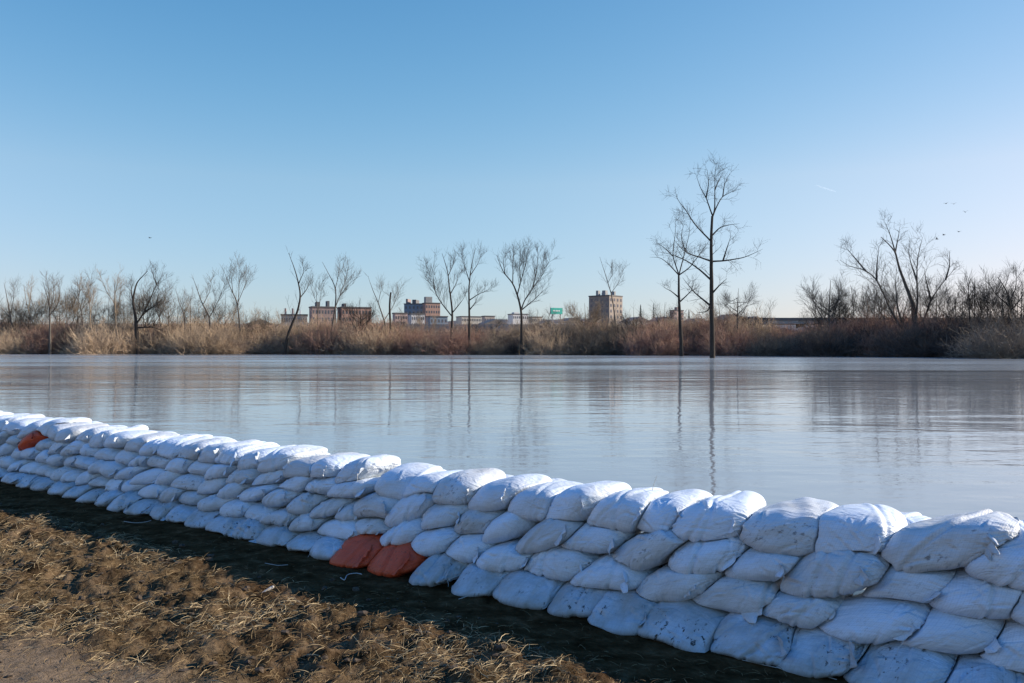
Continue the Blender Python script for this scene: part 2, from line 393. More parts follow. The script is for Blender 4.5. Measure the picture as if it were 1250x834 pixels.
def mesh_bag(B, nb, n):
    r = np.random.default_rng(B.seed); D, Q = CS[n]
    x, y, z, t = surf(B, D, nb)
    P = from_local(B, x, y, z); Nn = vnormals(P, Q)
    if (Nn*(P-B.c)).sum() < 0: Q = Q[:, ::-1]; Nn = -Nn
    free = np.clip((t-0.93)/0.07, 0, 1)
    u = x/B.A; le = np.clip(-u, 0, 1); re = np.clip(u, 0, 1); v = z/B.C
    th = np.arctan2(z*1.6+y*0.5, x+B.A*1.25); th2 = np.arctan2(z*1.6+y*0.5, B.A*1.3-x); cre = 0.0; cre2 = 0.0
    for k in range(4): cre = cre+(1-np.abs(np.sin(r.uniform(7, 24)*th+r.uniform(0, 6)))**0.6)*r.uniform(0.4, 1)
    for k in range(3): cre2 = cre2+(1-np.abs(np.sin(r.uniform(6, 18)*th2+r.uniform(0, 6)))**0.6)*r.uniform(0.4, 1)
    w = z+0.6*y
    Dp = -0.0042*B.wr*cre*sstep(0.35, 0.95, le)-0.0022*B.wr*cre2*sstep(0.55, 0.98, re)
    Dp = Dp+0.0068*B.wr*waves(x, w, 4, 7, 20, r)+0.0018*B.wr*waves(x, w, 4, 25, 60, r)
    for k in range(12):      # short sharp creases
        cx_ = r.uniform(-0.95, 0.9)*B.A; cz_ = r.uniform(-0.9, 0.9)*B.C; a0 = r.uniform(0, 3.14); ln = r.uniform(0.02, 0.07)
        xr = (x-cx_)*math.cos(a0)+(w+0.1-cz_)*math.sin(a0); yr = -(x-cx_)*math.sin(a0)+(w+0.1-cz_)*math.cos(a0)
        Dp = Dp-B.wr*r.uniform(0.002, 0.006)*np.exp(-(xr/ln)**2)*(np.exp(-(yr/0.006)**2)-0.7*np.exp(-((yr-0.012)/0.008)**2))
    for k in range(r.integers(0, 3)):      # long drag folds
        a0 = r.uniform(-0.7, 0.7); o0 = r.uniform(-0.6, 0.4)*B.A; tt = x*math.cos(a0)+w*math.sin(a0)-o0+0.012*np.sin(14*w+r.uniform(0, 6))
        Dp = Dp-B.wr*r.uniform(0.004, 0.009)*np.exp(-(tt/0.010)**2)+B.wr*0.004*np.exp(-((tt-0.028)/0.016)**2)
    Dp = Dp*(0.15+0.85*free)
    P = P+Nn*Dp[:, None]
    uv = np.stack([x+B.A, z*1.05+y*0.75], -1)
    c = B.c.copy(); c[2] = B.zb
    me = mesh_np('sack', P-c, Q, B.mat, True, uv)
    hem = None
    if B.hem:
        k = 26 if n > 20 else 12; vv = np.linspace(B.h0, B.h1, k)
        yy = B.hy-0.45+0.10*np.sin(vv*3+r.uniform(0, 6)); Dr = np.stack([-np.sqrt(np.clip(1-vv*vv*0.5, 0.1, 1))*0.85, yy, vv*0.75], -1); Dr /= np.linalg.norm(Dr, axis=1)[:, None]
        hx, hy, hz, ht = surf(B, Dr, nb); E = from_local(B, hx*0.97, hy*0.97, hz*0.97)
        out = np.array([-0.55, -0.75, B.hup]); out /= np.linalg.norm(out)
        ml = 5; L = B.heml*np.clip(1+0.4*waves(vv*B.C, vv*0, 4, 20, 160, r), 0.2, 2.2)*np.clip(np.minimum(vv-B.h0, B.h1-vv)*9, 0.15, 1)
        wv = waves(vv*B.C, vv*0, 3, 50, 160, r); G = np.zeros((ml, k, 3))
        for i in range(ml):
            q_ = i/(ml-1); G[i] = E+out[None]*(L*q_)[:, None]; G[i, :, 0] += q_*0.006*wv; G[i, :, 1] -= q_*0.004*np.abs(wv); G[i, :, 2] -= B.hdroop*q_*q_*0.018
        G = G-c; off = np.array([0.0012, 0.0, 0.0008]); Va = np.vstack([(G+off).reshape(-1, 3), (G-off).reshape(-1, 3)])
        J = np.arange(ml*k).reshape(ml, k); K = J+ml*k
        qa = np.stack([J[:-1, :-1], J[:-1, 1:], J[1:, 1:], J[1:, :-1]], -1).reshape(-1, 4); qb = np.stack([K[:-1, :-1], K[1:, :-1], K[1:, 1:], K[:-1, 1:]], -1).reshape(-1, 4)
        qc = np.stack([J[-1, :-1], J[-1, 1:], K[-1, 1:], K[-1, :-1]], -1)
        uvh = np.stack([np.tile(vv*B.C*2, ml*2)+5, np.tile(np.repeat(np.linspace(0, 1, ml)*B.heml, k), 2)], -1)
        hem = mesh_np('hem', Va, np.vstack([qa, qb, qc]), B.mat, True, uvh); B.tip = G[-1, k//3]
    return me, hem
def s_of_px(px, q=0.0):
    k = (px-625)/F; ax = P0[0]+DQ[0]*q; ay = P0[1]+DQ[1]*q
    return (ax-k*ay)/(k*DS[1]-DS[0])
def px_of(s, q=0):
    x, y = wall2w(s, q); return 625+F*x/y
bags = []
SPLIT = 3.62
CFG = {'near': dict(z=[0.078, 0.235, 0.400, 0.565], h=0.168, front=[-0.03, 0.075, 0.125, 0.17], names=['bottom', 'second', 'third', 'top'], s=(-2.0, SPLIT)),
       'far': dict(z=[0.062, 0.192, 0.328, 0.463, 0.592], h=0.136, front=[-0.03, 0.065, 0.105, 0.145, 0.18], names=['bottom', 'second', 'third', 'fourth', 'top'], s=(SPLIT, 12.4))}
sO = [s_of_px(438, 0.05), s_of_px(484, 0.05)]
sS = s_of_px(44, 0.25)
for sec, cf in CFG.items():
    nr = len(cf['z'])
    for row in range(nr):
        s = cf['s'][0]+random.uniform(0, 0.3)*(1 if sec == 'near' else 0.4)
        while s < cf['s'][1]-(0.12 if sec == 'near' else 0):
            base = np.interp(s, [-1, 0.6, 1.2, 2.6, 3.6, 12], [0.36, 0.35, 0.32, 0.31, 0.33, 0.36])
            pitch = float(base)*random.uniform(0.80, 1.24)*(1.08 if row == 0 else 1)
            B = Bag(); B.row = row; B.sec = sec; B.red = 0; B.seed = int(random.random()*1e8); B.look = ''
            B.A = pitch*0.5*1.30+0.012; B.C = cf['h']*0.5*random.uniform(1.10, 1.28); B.Bd = random.uniform(0.19, 0.22); B.w = random.uniform(0.90, 1.10)
            B.n1 = random.uniform(2.2, 3.2); B.n2 = random.uniform(2.1, 2.9)
            B.pin = random.uniform(0.1, 0.75); B.yaw = random.gauss(0, 0.10)-0.06; B.tilt = random.gauss(0.12, 0.12); B.shear = random.uniform(0.4, 1.1); B.lean = random.uniform(0.15, 0.4); B.sag = random.uniform(-0.05, 0.16); B.bend = 0
            if row == nr-1: B.C *= 1.14; B.shear *= 0.7; B.Bd += 0.04; B.n1 += 0.5; B.yaw += random.gauss(0, 0.10); B.sag = abs(B.sag)
            zc = cf['z'][row]+random.uniform(-0.014, 0.014); qf = cf['front'][row]+random.uniform(-0.022, 0.022)
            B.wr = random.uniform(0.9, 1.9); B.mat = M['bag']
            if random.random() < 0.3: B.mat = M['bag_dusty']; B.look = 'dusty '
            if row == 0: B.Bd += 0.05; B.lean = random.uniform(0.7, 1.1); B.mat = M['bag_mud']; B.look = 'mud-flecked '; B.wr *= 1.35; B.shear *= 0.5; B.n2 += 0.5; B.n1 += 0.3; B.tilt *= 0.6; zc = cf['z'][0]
            B.hem = random.random() < (0.95 if row == nr-1 else 0.8); B.heml = random.uniform(0.022, 0.060)*(1.15 if row == nr-1 else 1); B.h0 = random.uniform(-1.1, -0.1); B.h1 = B.h0+random.uniform(0.8, 1.6)
            B.hy = random.uniform(-0.75, -0.35); B.hup = random.uniform(-0.5, 0.5); B.hdroop = random.uniform(0, 1.2)
            if row == 0 and sec == 'near':
                for k, so in enumerate(sO):
                    if abs(s-so) < pitch*0.55 and not any(b_.red == 2-k if False else b_.red == k+1 for b_ in bags): B.red = k+1; s = so
            if row == 3 and sec == 'far' and abs(s-sS) < pitch*0.55 and not any(b_.red == 3 for b_ in bags): B.red = 3
            if B.red:
                B.mat = M['bag_red']; B.look = ''
                if B.red < 3: B.A = 0.215; B.C = 0.12; pitch = 0.31; B.n2 = 3.3; B.shear = 0.45; B.tilt = 0.03; B.w = 0.93; B.hem = True; B.h0 = -0.9; B.h1 = 0.9; B.wr = 1.1; zc = 0.090; qf = -0.05
                else: B.A = 0.27; B.C = 0.105; B.w = 0.86; B.tilt = 0.3; qf -= 0.02; B.wr = 1.9
            grow_ = 1+0.10*float(np.clip((1.4-s)/1.8, 0, 1))*(sec == 'near'); zc *= grow_; B.C *= grow_
            B.c = np.array([s, qf+B.Bd, zc]); B.zb = max(0.0, zc-B.C) if row else 0.0
            bags.append(B); s += pitch
s = -2.0
while s < 12.4:      # a second row lies behind the crest
    pitch = random.uniform(0.34, 0.50); near_ = s < SPLIT; B = Bag(); B.sec = 'rear'; B.row = 0; B.red = 0; B.seed = int(random.random()*1e8); B.look = ''
    B.A = pitch*0.62+0.012; B.C = random.uniform(0.085, 0.10); B.Bd = random.uniform(0.17, 0.20); B.w = random.uniform(0.95, 1.08); B.n1 = 2.6; B.n2 = random.uniform(2.3, 3.0)
    B.pin = 0.3; B.yaw = random.gauss(0, 0.16); B.tilt = random.gauss(0.06, 0.08); B.shear = random.uniform(0.1, 0.6); B.lean = 0.1; B.sag = random.uniform(0, 0.15); B.bend = 0
    B.wr = random.uniform(1.0, 1.6); B.mat = M['bag'] if random.random() < 0.8 else M['bag_dusty']; B.look = '' if B.mat is M['bag'] else 'dusty '
    B.hem = random.random() < 0.9; B.heml = random.uniform(0.02, 0.05); B.h0 = random.uniform(-0.7, 0.1); B.h1 = B.h0+random.uniform(0.6, 1.1); B.hy = random.uniform(-0.6, 0.0); B.hup = random.uniform(0.1, 0.8); B.hdroop = random.uniform(0, 1)
    zc = -0.03+(0.545*(1+0.10*float(np.clip((1.4-s)/1.8, 0, 1))) if near_ else 0.585)+random.uniform(-0.015, 0.02)
    B.c = np.array([s, 0.50+B.Bd+random.uniform(-0.03, 0.03), zc]); B.zb = zc-B.C; bags.append(B); s += pitch
CFG['rear'] = dict(names=['rear'])
orange_far = [B for B in bags if B.red == 3]
for i, B in enumerate(bags):
    nb = [N for N in bags if N is not B and abs(N.c[0]-B.c[0]) < 0.75 and abs(N.c[2]-B.c[2]) < 0.27]
    B.px = px_of(B.c[0], B.c[1]); B.meshes = mesh_bag(B, nb, 47 if B.px > 780 else (31 if B.px > 300 else 19))
ORD = ['', 'first', 'second', 'third', 'fourth', 'fifth', 'sixth', 'seventh', 'eighth', 'ninth', 'tenth', 'eleventh', 'twelfth', 'thirteenth', 'fourteenth', 'fifteenth', 'sixteenth', 'seventeenth', 'eighteenth', 'nineteenth', 'twentieth', 'twenty-first', 'twenty-second', 'twenty-third', 'twenty-fourth']
def inframe(B): return px_of(B.c[0]+B.A*0.7, B.c[1]) < 1250 and px_of(B.c[0]-B.A*0.7, B.c[1]) > 0
strm = simple('white_twine', (0.50, 0.49, 0.46), 0.6)
for sec, cf in CFG.items():
    for row, cn in enumerate(cf['names']):
        rb = sorted([B for B in bags if B.row == row and B.sec == sec], key=lambda k: k.c[0])
        vis = [B for B in rb if inframe(B)]; hid = [B for B in rb if not inframe(B)]
        red = [k for k, B in enumerate(vis) if B.red in (1, 2)]
        for B in rb:
            grp = 'white sandbags stacked in the flood wall'
            if B.red in (1, 2):
                isleft = B.c[0] == max(b_.c[0] for b_ in bags if b_.red in (1, 2))
                lab = 'orange-red sandbag at the foot of the wall, %s one of the pair' % ('left' if isleft else 'right'); grp = 'orange sandbags in the wall'
            elif B.red == 3: lab = 'crumpled orange sandbag near the top of the wall at far left'; grp = 'orange sandbags in the wall'
            elif B in vis:
                k = vis.index(B)
                if sec == 'near' and row == 0: lab = '%swhite sandbag in the bottom course, %s to the %s of the orange pair' % ((B.look,)+((ORD[min(red)-k], 'right') if k < min(red) else (ORD[k-max(red)], 'left')))
                elif sec == 'rear': lab = ('%swhite sandbag in the rear row behind the crest, %s from the right edge' % (B.look, ORD[k+1])) if k < 13 else ('%swhite sandbag in the rear row behind the crest, %s from the left edge' % (B.look, ORD[len(vis)-k]))
                elif sec == 'near': lab = '%swhite sandbag in the %s course, %s from the right edge' % (B.look, cn, ORD[k+1])
                else: lab = '%swhite sandbag in the %s course, %s from the left edge' % (B.look, cn, ORD[len(vis)-k])
            else:
                if sec == 'rear':
                    lh = [b_ for b_ in hid if (b_.c[0] > 3) == (B.c[0] > 3)]; lh = lh if B.c[0] > 3 else lh[::-1]
                    lab = '%swhite sandbag in the rear row, %s beyond the %s edge' % (B.look, ORD[lh.index(B)+1], 'left' if B.c[0] > 3 else 'right')
                elif sec == 'far': lab = '%swhite sandbag in the %s course, %s beyond the left edge' % (B.look, cn, ORD[hid.index(B)+1])
                else: lab = '%swhite sandbag in the %s course, %s beyond the right edge' % (B.look, cn, ORD[len(hid)-hid.index(B)])
            x, y = wall2w(B.c[0], B.c[1]); e = empty('sandbag', (x, y, B.zb), WANG); tag(e, lab, 'sandbag', grp)
            # wall coordinates are right-handed with q pointing to -local y after the rotation: mirror-free because (DS, DQ) is flipped below
            for me, nm_ in zip(B.meshes, ('sack', 'hem')):
                if me is None: continue
                co = np.empty(len(me.vertices)*3, dtype=np.float32); me.vertices.foreach_get('co', co); co = co.reshape(-1, 3); co[:, 1] *= -1
                me.vertices.foreach_set('co', co.ravel()); me.flip_normals(); me.update(); mobj(nm_, me, e)
            if B.hem and B.c[0] < 7 and random.random() < 0.25:      # loose tie strings
                P = [np.array(B.tip)]; dx = np.array([random.uniform(-1, 0.4), -0.7, 0.15])
                for k in range(6): dx = dx+np.array([random.gauss(0, 0.35), 0.05, -0.28]); P.append(P[-1]+0.014*dx/np.linalg.norm(dx))
                P = np.array(P); P[:, 1] *= -1; q = MB(); q.tube(P, 0.0014, 4); q.build('tie_string', strm, e, smooth=True)
print('bags', len(bags))

# ------------------------------------------------------------------ trees
def perp(d, r):
    a = np.cross(d, r.normal(size=3)); return a/(np.linalg.norm(a)+1e-9)
def smoothpoly(P, n):
    P = np.asarray(P, float); t = np.r_[0, np.cumsum(np.linalg.norm(np.diff(P, axis=0), axis=1))]
    tt = np.linspace(0, t[-1], n); Q_ = np.stack([np.interp(tt, t, P[:, k]) for k in range(3)], -1)
    for _ in range(2):
        Q_[1:-1] = 0.25*Q_[:-2]+0.5*Q_[1:-1]+0.25*Q_[2:]
    return Q_, t[-1]
def branch(mb, P, r0, r1, sides, jit, r):
    n = len(P); 
    J = r.normal(size=(n, 3))*jit; J[0] = 0; J = np.cumsum(J, 0)*0.5
    P = P+J; mb.tube(P, np.linspace(r0, r1, n), sides, cap=(sides == 4)); return P
def grow(mb, P, rad0, rad1, L, depth, r, dens, up=0.35, minr=0.011, spread=0.75, start=0.15, ltw=0.42):
    """side branches off polyline P"""
    n = max(3, int(1.9*dens*L)); 
    ts = np.sort(r.uniform(start, 1.0, n))
    for t in ts:
        k = t*(len(P)-1); i = min(int(k), len(P)-2); p = P[i]+(P[i+1]-P[i])*(k-i)
        d = P[min(i+2, len(P)-1)]-P[max(i-1, 0)]; d = d/(np.linalg.norm(d)+1e-9)
        rr = (rad0+(rad1-rad0)*t)
        l = L*ltw*(1.05-0.6*t)*r.uniform(0.45, 1.2)
        l = max(l, 0.9)
        d2 = d*(1-spread*0.5)+perp(d, r)*spread; d2[2] += up*r.uniform(0.3, 1.2); d2 /= np.linalg.norm(d2)
        m_ = 5 if depth > 0 else 4
        pts = [p]; dd = d2
        for q in range(m_-1):
            dd = dd+r.normal(size=3)*0.09+np.array([0, 0, up*0.16]); dd /= np.linalg.norm(dd); pts.append(pts[-1]+dd*l/(m_-1))
        pts = np.array(pts); rs = max(minr, rr*0.42); re_ = max(minr*0.6, rs*0.25)
        mb.tube(pts, np.linspace(rs, re_, m_), 3, cap=False)
        if depth > 0: grow(mb, pts, rs, re_, l, depth-1, r, dens*0.95, up, minr*0.8, spread, 0.1, 0.62)
def topy(px):
    b_ = np.interp(px, [0, 60, 150, 300, 400, 460, 500, 540, 600, 660, 720, 760, 800, 850, 880, 905, 922, 930, 990, 1010, 1060, 1100, 1160, 1180, 1250], [384, 386, 386, 390, 386, 384, 394, 398, 396, 388, 383, 390, 382, 381, 379, 377, 388, 397, 397, 386, 379, 373, 377, 375, 371])
    return b_+9*(vnoise(np.asarray(px)/17.0, 0.3, 5)-0.5)+7*(vnoise(np.asarray(px)/6.0, 0.7, 6)-0.5)
def topy_(px): return float(topy(px))
def make_tree(name, label, limbs, Y, r0, mat, dens=0.75, depth=2, seed=0, group=None, minr=0.011, up=0.35, cat='tree', pxbase=None, depthsp=0.35, ltw=0.42, spread=0.75):
    """limbs: list of pixel polylines; the first is the trunk. Built at distance Y with its own depth."""
    r = np.random.default_rng(seed); L3 = []
    bx = (limbs[0][0][0]-625)/F*Y
    for k, lm in enumerate(limbs):
        P = np.array([px2w(x, y, Y) for x, y in lm]); P[:, 0] -= bx; P[:, 1] = 0
        if k == 0: P[0, 2] -= 0.8
        else:     # swing the limb out of the picture plane as far as it reaches sideways
            dz = np.r_[0, np.cumsum(np.hypot(np.diff(P[:, 0]), np.diff(P[:, 2])))]
            P[:, 1] = dz*r.uniform(-1, 1)*depthsp
            if L3:     # start on the nearest point of an existing limb
                allp = np.vstack([q[0] for q in L3]); c = np.argmin(np.hypot(allp[:, 0]-P[0, 0], allp[:, 2]-P[0, 2]))
                P[:, 1] += allp[c, 1]; P[0] = allp[c]
        n = max(6, int(len(P)*4)); Q_, L = smoothpoly(P, n); L3.append((Q_, L))
    e = empty(name, (bx, Y, 0)); tag(e, label, cat, group)
    tr = MB(); cr = MB(); base = L3[0][0][0, 2]; topz = max(q[0][:, 2].max() for q in L3)
    rad_at = {}
    for k, (P, L) in enumerate(L3):
        if k == 0:
            tipfork = any(np.hypot(*(q[0][0, [0, 2]]-P[-1, [0, 2]])) < 0.5 for q in L3[1:]); ra, rb = r0, (r0*0.42 if tipfork else max(minr, r0*0.10))
        else:
            hz = (P[0, 2]-base)/(topz-base+1e-6); ra = r0*(0.52-0.32*hz); rb = max(minr*0.8, ra*0.10)
        mb = tr if k == 0 else cr
        P2 = branch(mb, P, ra, rb, 8 if k == 0 else 5, 0.012*L/10, r)
        if k == 0 and len(L3) > 1: grow(cr, P2, ra*0.35, rb*0.8, L*0.45, depth-1, r, dens*0.5, up, minr, spread, 0.35, ltw)
        else: grow(cr, P2, ra*0.8, rb, L, depth, r, dens, up, minr, spread, 0.15 if k else 0.4, ltw)
    tr.build('trunk', mat, e, smooth=True)
    if cr.V: 
        V = []; 
        q3 = [q for q in cr.Q]
        cr.build('crown', mat, e, smooth=True)
    return e
def auto_limbs(xb, yb, ytop, w, r, n=5, lean=0, fork=0.35):
    hh = yb-ytop; tr = [(xb, yb), (xb+lean*0.3, yb-hh*fork), (xb+lean*0.7+r.uniform(-1, 1), yb-hh*0.65), (xb+lean+r.uniform(-2, 2), ytop)]
    L = [tr]
    for k in range(n):
        t = fork+0.4*k/n; sx = (-1)**k*r.uniform(0.6, 1.0)*w/2; y0 = yb-hh*t; x0 = xb+lean*t
        y1 = ytop+hh*r.uniform(0.02, 0.22)+abs(k)*hh*0.02
        L.append([(x0, y0), (x0+sx*0.45, y0+(y1-y0)*0.35), (x0+sx*0.8, y0+(y1-y0)*0.7), (x0+sx, y1)])
    return L
hero = [[(869.5, 437.2), (869.3, 400), (869, 367), (869.5, 323.5), (869, 292), (870.5, 264)],
 [(870.5, 264), (867, 257), (860.5, 242), (852, 230), (846, 215)], [(870.5, 264), (872.6, 256), (871.4, 233), (870.5, 217), (872.3, 199)],
 [(870.5, 264), (875, 253), (883, 239), (898, 231), (908, 228)], [(869, 296), (848.6, 273.6), (836, 253), (827, 242), (825, 227)],
 [(869, 318), (851.7, 314), (839, 311), (827, 303), (820, 295)], [(869, 342), (855, 330), (839, 319), (820.5, 311), (803, 308)],
 [(869, 373), (848.6, 358), (840, 348), (833, 339)], [(870, 323), (883, 319), (905, 316), (917, 311), (927, 306)],
 [(870, 291), (880, 277), (892, 273.6), (905, 272)], [(870, 360), (878, 348), (886, 340.6)], [(883, 319), (886, 305), (891, 289)],
 [(860.5, 242), (864, 225), (862, 208)], [(883, 239), (886, 224), (893, 210)], [(871, 233), (877, 220), (882, 211)], [(870, 365), (865, 380), (852, 382)]]
make_tree('bare_tree', 'tallest bare tree standing in the water, with a dark straight trunk', hero, 92, 0.32, M['bark_dark'], dens=0.66, depth=2, seed=3, minr=0.015, up=0.12, ltw=0.34)
t22 = [[(832, 434), (831.5, 410), (830, 383), (829, 358), (829, 336)], [(829, 336), (822, 311), (827, 283), (828, 264)], [(829, 336), (838, 305), (844, 285), (846, 268)],
 [(829, 336), (814, 320), (805, 314), (793, 314)], [(829, 338), (842, 326.6), (855, 308), (864, 295)], [(829.4, 364), (819, 356), (808, 351)], [(830, 371), (838, 361), (844, 355), (847, 342)],
 [(822, 311), (810, 300), (801, 296)], [(838, 305), (832, 290), (834, 275)]]
make_tree('bare_tree', 'thinner dark bare tree just left of the tallest tree', t22, 112, 0.30, M['bark_dark'], dens=0.6, depth=2, seed=5, minr=0.017, up=0.25)
cl = [[(1118, 436), (1117, 415), (1114.8, 371), (1107, 350), (1097, 324.7), (1094, 306.7), (1076, 288.8)],
 [(1117, 415), (1098, 400), (1084, 378.6), (1073.7, 358), (1063, 340), (1050.6, 331), (1030, 327), (1018, 319.5)], [(1050.6, 331), (1040, 314), (1031, 300)],
 [(1068, 345), (1064.7, 327), (1066, 301.6)], [(1096, 312), (1090, 286), (1084, 267)], [(1095.5, 306), (1100.6, 286), (1103, 276)],
 [(1117, 400), (1119, 368), (1117, 342.6), (1116.8, 317), (1122.5, 291)], [(1118, 412), (1130, 385), (1135, 367), (1148, 348), (1162, 331)],
 [(1153, 342.6), (1157, 324.7), (1155.8, 306.7)], [(1112, 405), (1098, 395), (1090, 376), (1084, 350), (1082.7, 330)], [(1117, 342), (1110, 322), (1106, 305)], [(1135, 367), (1128, 345), (1124, 330)]]
make_tree('bare_tree', 'broad bare tree with several bending limbs above the thicket at right', cl, 108, 0.42, M['bark'], dens=0.75, depth=2, seed=8, minr=0.017, up=0.35)
specs = [
 ('bare tree at the far left edge, forking low', [[(14, 432), (14, 402), (13, 385), (8, 359), (5, 345)], [(13, 390), (4, 378), (-3, 370)], [(14, 410), (6, 404), (0, 400)], [(13, 384), (20, 365), (23, 348)]], 'bark', 0.24),
 ('tan bare tree second from the left edge', [[(46, 431), (43, 405), (38.5, 390), (32, 372), (29, 350)], [(39, 390), (46, 380), (51, 372)], [(34, 378), (37, 362), (36, 347)]], 'bark_tan', 0.20),
 ('straight dark tree with narrow crown third from the left edge', [[(61, 433), (61, 412), (61, 395), (60, 374), (56.5, 359), (52, 345)], [(61, 380), (66, 364), (68, 344)], [(60, 374), (62, 356), (61, 341)], [(61, 385), (74, 372), (80, 352)]], 'bark', 0.27),
 ('bare tree with V-shaped fork between two straight trunks at left', [[(102, 432), (101, 395), (99, 374), (93, 362), (87, 350)], [(100, 380), (103, 364), (109, 345), (108, 336)], [(97, 368), (97, 352), (95, 340)]], 'bark', 0.20),
 ('pale slender tree leaning slightly left in the left group', [[(113.7, 432), (112, 412), (110, 392), (109, 366.7), (106.5, 345)], [(110, 384), (114, 368), (118, 348)], [(109, 370), (101, 356), (99, 345)]], 'bark_tan', 0.18),
 ('bushy bare tree just left of the dark twisted tree', [[(146.8, 431.5), (143, 412), (141, 402), (140, 369), (138.6, 340)], [(139.5, 370), (131, 355), (127, 338)], [(141, 385), (150, 365), (154, 345)], [(140, 360), (145, 346), (147, 335)]], 'bark_tan', 0.24),
 ('dark twisted tree with thick forking limbs in the left group', [[(169, 432.3), (167, 410), (166, 397), (165.5, 387), (161.7, 366.7), (166, 345), (179.6, 331)], [(167, 396), (174, 384), (182, 369), (190, 349), (200, 336)], [(176, 382), (190, 374), (200, 366)], [(190, 349), (189, 338), (187, 328)], [(168, 401), (185, 399), (200, 405)], [(162, 368), (158, 355), (160, 342)]], 'bark_dark', 0.42),
 ('small bare tree with a broken snag right of the dark twisted tree', [[(197.6, 431), (197, 402), (195, 387), (188, 372), (184.8, 360)], [(197, 398), (199, 385), (199, 376)], [(195, 387), (203, 372), (206, 362)]], 'bark', 0.22),
 ('small thin tree alone in the gap right of the left group', [[(226, 431), (226, 405), (224.5, 382), (218, 369), (215, 356)], [(225, 384), (229, 372), (232, 360)]], 'bark', 0.17),
 ('bare tree with wide V-shaped limbs above the thicket', [[(256.6, 431), (256.6, 402), (256, 387), (246, 369), (240, 352), (235, 339)], [(256.6, 388), (263, 377), (269.5, 366.7), (279, 349), (281, 340)], [(247, 371), (256, 356), (258, 342)]], 'bark', 0.24),
 ('slender tree with a fan-shaped crown right of the wide V-shaped tree', [[(293, 431), (292.5, 397), (290, 369), (282, 354), (273, 331)], [(290.3, 372), (292.5, 356.5), (295, 325)], [(291, 368), (299, 350), (305, 334)], [(283, 356), (284, 340), (283, 326)]], 'bark', 0.22),
 ('tall dark tree leaning to the right with curved trunk', [[(346, 432.4), (350, 414), (356, 397), (363, 381), (366.5, 366), (367, 357), (361.6, 334), (352.6, 309)], [(366, 364), (374, 352), (377, 338)], [(365.5, 345), (372, 332), (371, 320)]], 'bark_dark', 0.30),
 ('thin tree between the leaning tree and the forked tree', [[(389, 432), (388, 395), (387, 370), (385, 346)], [(387, 380), (393, 360), (395, 345)], [(387, 372), (381, 358), (379, 346)]], 'bark', 0.16),
 ('forked tree rising in front of the brick blocks', [[(402, 432), (405, 400), (409, 375), (410, 352), (399, 331), (393, 320)], [(409, 378), (414, 362), (426, 347), (437, 338)], [(410, 352), (413, 336), (414, 320)], [(413, 362), (421, 340), (423, 325)]], 'bark', 0.24),
 ('bare tree leaning left beside a short broken snag', [[(473, 431), (471, 398), (465, 380), (461.7, 370), (454, 352), (449, 336)], [(462, 371), (466, 355), (467, 345)], [(470, 392), (480, 372), (488, 350)]], 'bark', 0.20),
 ('dark crooked tree, left one of the close pair by the river', [[(550, 432.6), (551, 410), (553, 382.6), (549, 354), (547, 331), (540, 309)], [(551, 386), (538.6, 370), (531, 357), (529.7, 340), (527, 322)], [(553, 380), (562, 370), (569, 360)], [(547.6, 335), (553, 322), (555, 308)], [(550, 360), (557, 345), (560, 332)]], 'bark_dark', 0.28),
 ('dark upright tree, right one of the close pair by the river', [[(573, 432.6), (573, 405), (573, 382.6), (572, 352), (574.6, 326), (580, 302)], [(573, 368), (583, 360), (592, 356), (600, 353)], [(572, 342), (567, 325), (563, 306)], [(574, 335), (583, 322), (588, 308)], [(573, 380), (580, 370), (584, 360)]], 'bark_dark', 0.28),
 ('vase-shaped bare tree standing alone in the middle', [[(637, 432.6), (637, 405), (637, 382), (632, 359.5), (625.7, 344), (615, 334), (607, 312)], [(637, 381), (639.8, 367), (654, 347), (664, 333), (672, 315)], [(638, 381), (651, 367), (666, 352)], [(632, 358), (636, 343), (642, 323), (645, 303)], [(627, 346), (626, 331), (627, 304)], [(650, 352), (655, 332), (657, 308)], [(634, 346), (634, 328), (636, 302)], [(616, 335), (614, 320), (617, 306)]], 'bark_dark', 0.30),
 ('slender tree leaning left in front of the apartment tower', [[(754, 432), (751, 393), (747.6, 364.7), (740, 339), (732, 314)], [(747.6, 359), (756, 344), (760, 330)], [(743, 348), (748, 334), (748, 322)]], 'bark', 0.18),
 ('twiggy tree on the thicket just right of the tallest tree', auto_limbs(900, 432, 352, 40, rng, 8, 0, 0.5), 'bark', 0.18),
 ('wide twiggy grey tree left of the broad many-limbed tree', auto_limbs(1012, 434, 342, 54, rng, 9, 0, 0.3), 'bark', 0.24),
 ('small round-crowned tree right of the broad many-limbed tree', [[(1184, 436), (1184, 384), (1184, 363), (1178, 352)], [(1184, 366), (1190, 354), (1198, 347)], [(1184, 364), (1184, 352), (1186, 343)]], 'bark_dark', 0.2),
 ('dark rounded tree at the right edge', [[(1233, 436), (1233, 378), (1232.8, 363), (1225, 348), (1218, 338)], [(1233, 366), (1241.8, 353), (1246, 335)], [(1232, 372), (1214, 358), (1206, 345)], [(1233, 380), (1250, 365), (1260, 350)]], 'bark_dark', 0.26),
 ('short bushy tree in front of the long brick block', auto_limbs(440, 432, 366, 36, rng, 8, 0, 0.3), 'bark_dark', 0.18),
 ('fine twiggy tree between the teal sign and the tower', auto_limbs(714, 432, 370, 40, rng, 8, 0, 0.35), 'bark_tan', 0.18),
]
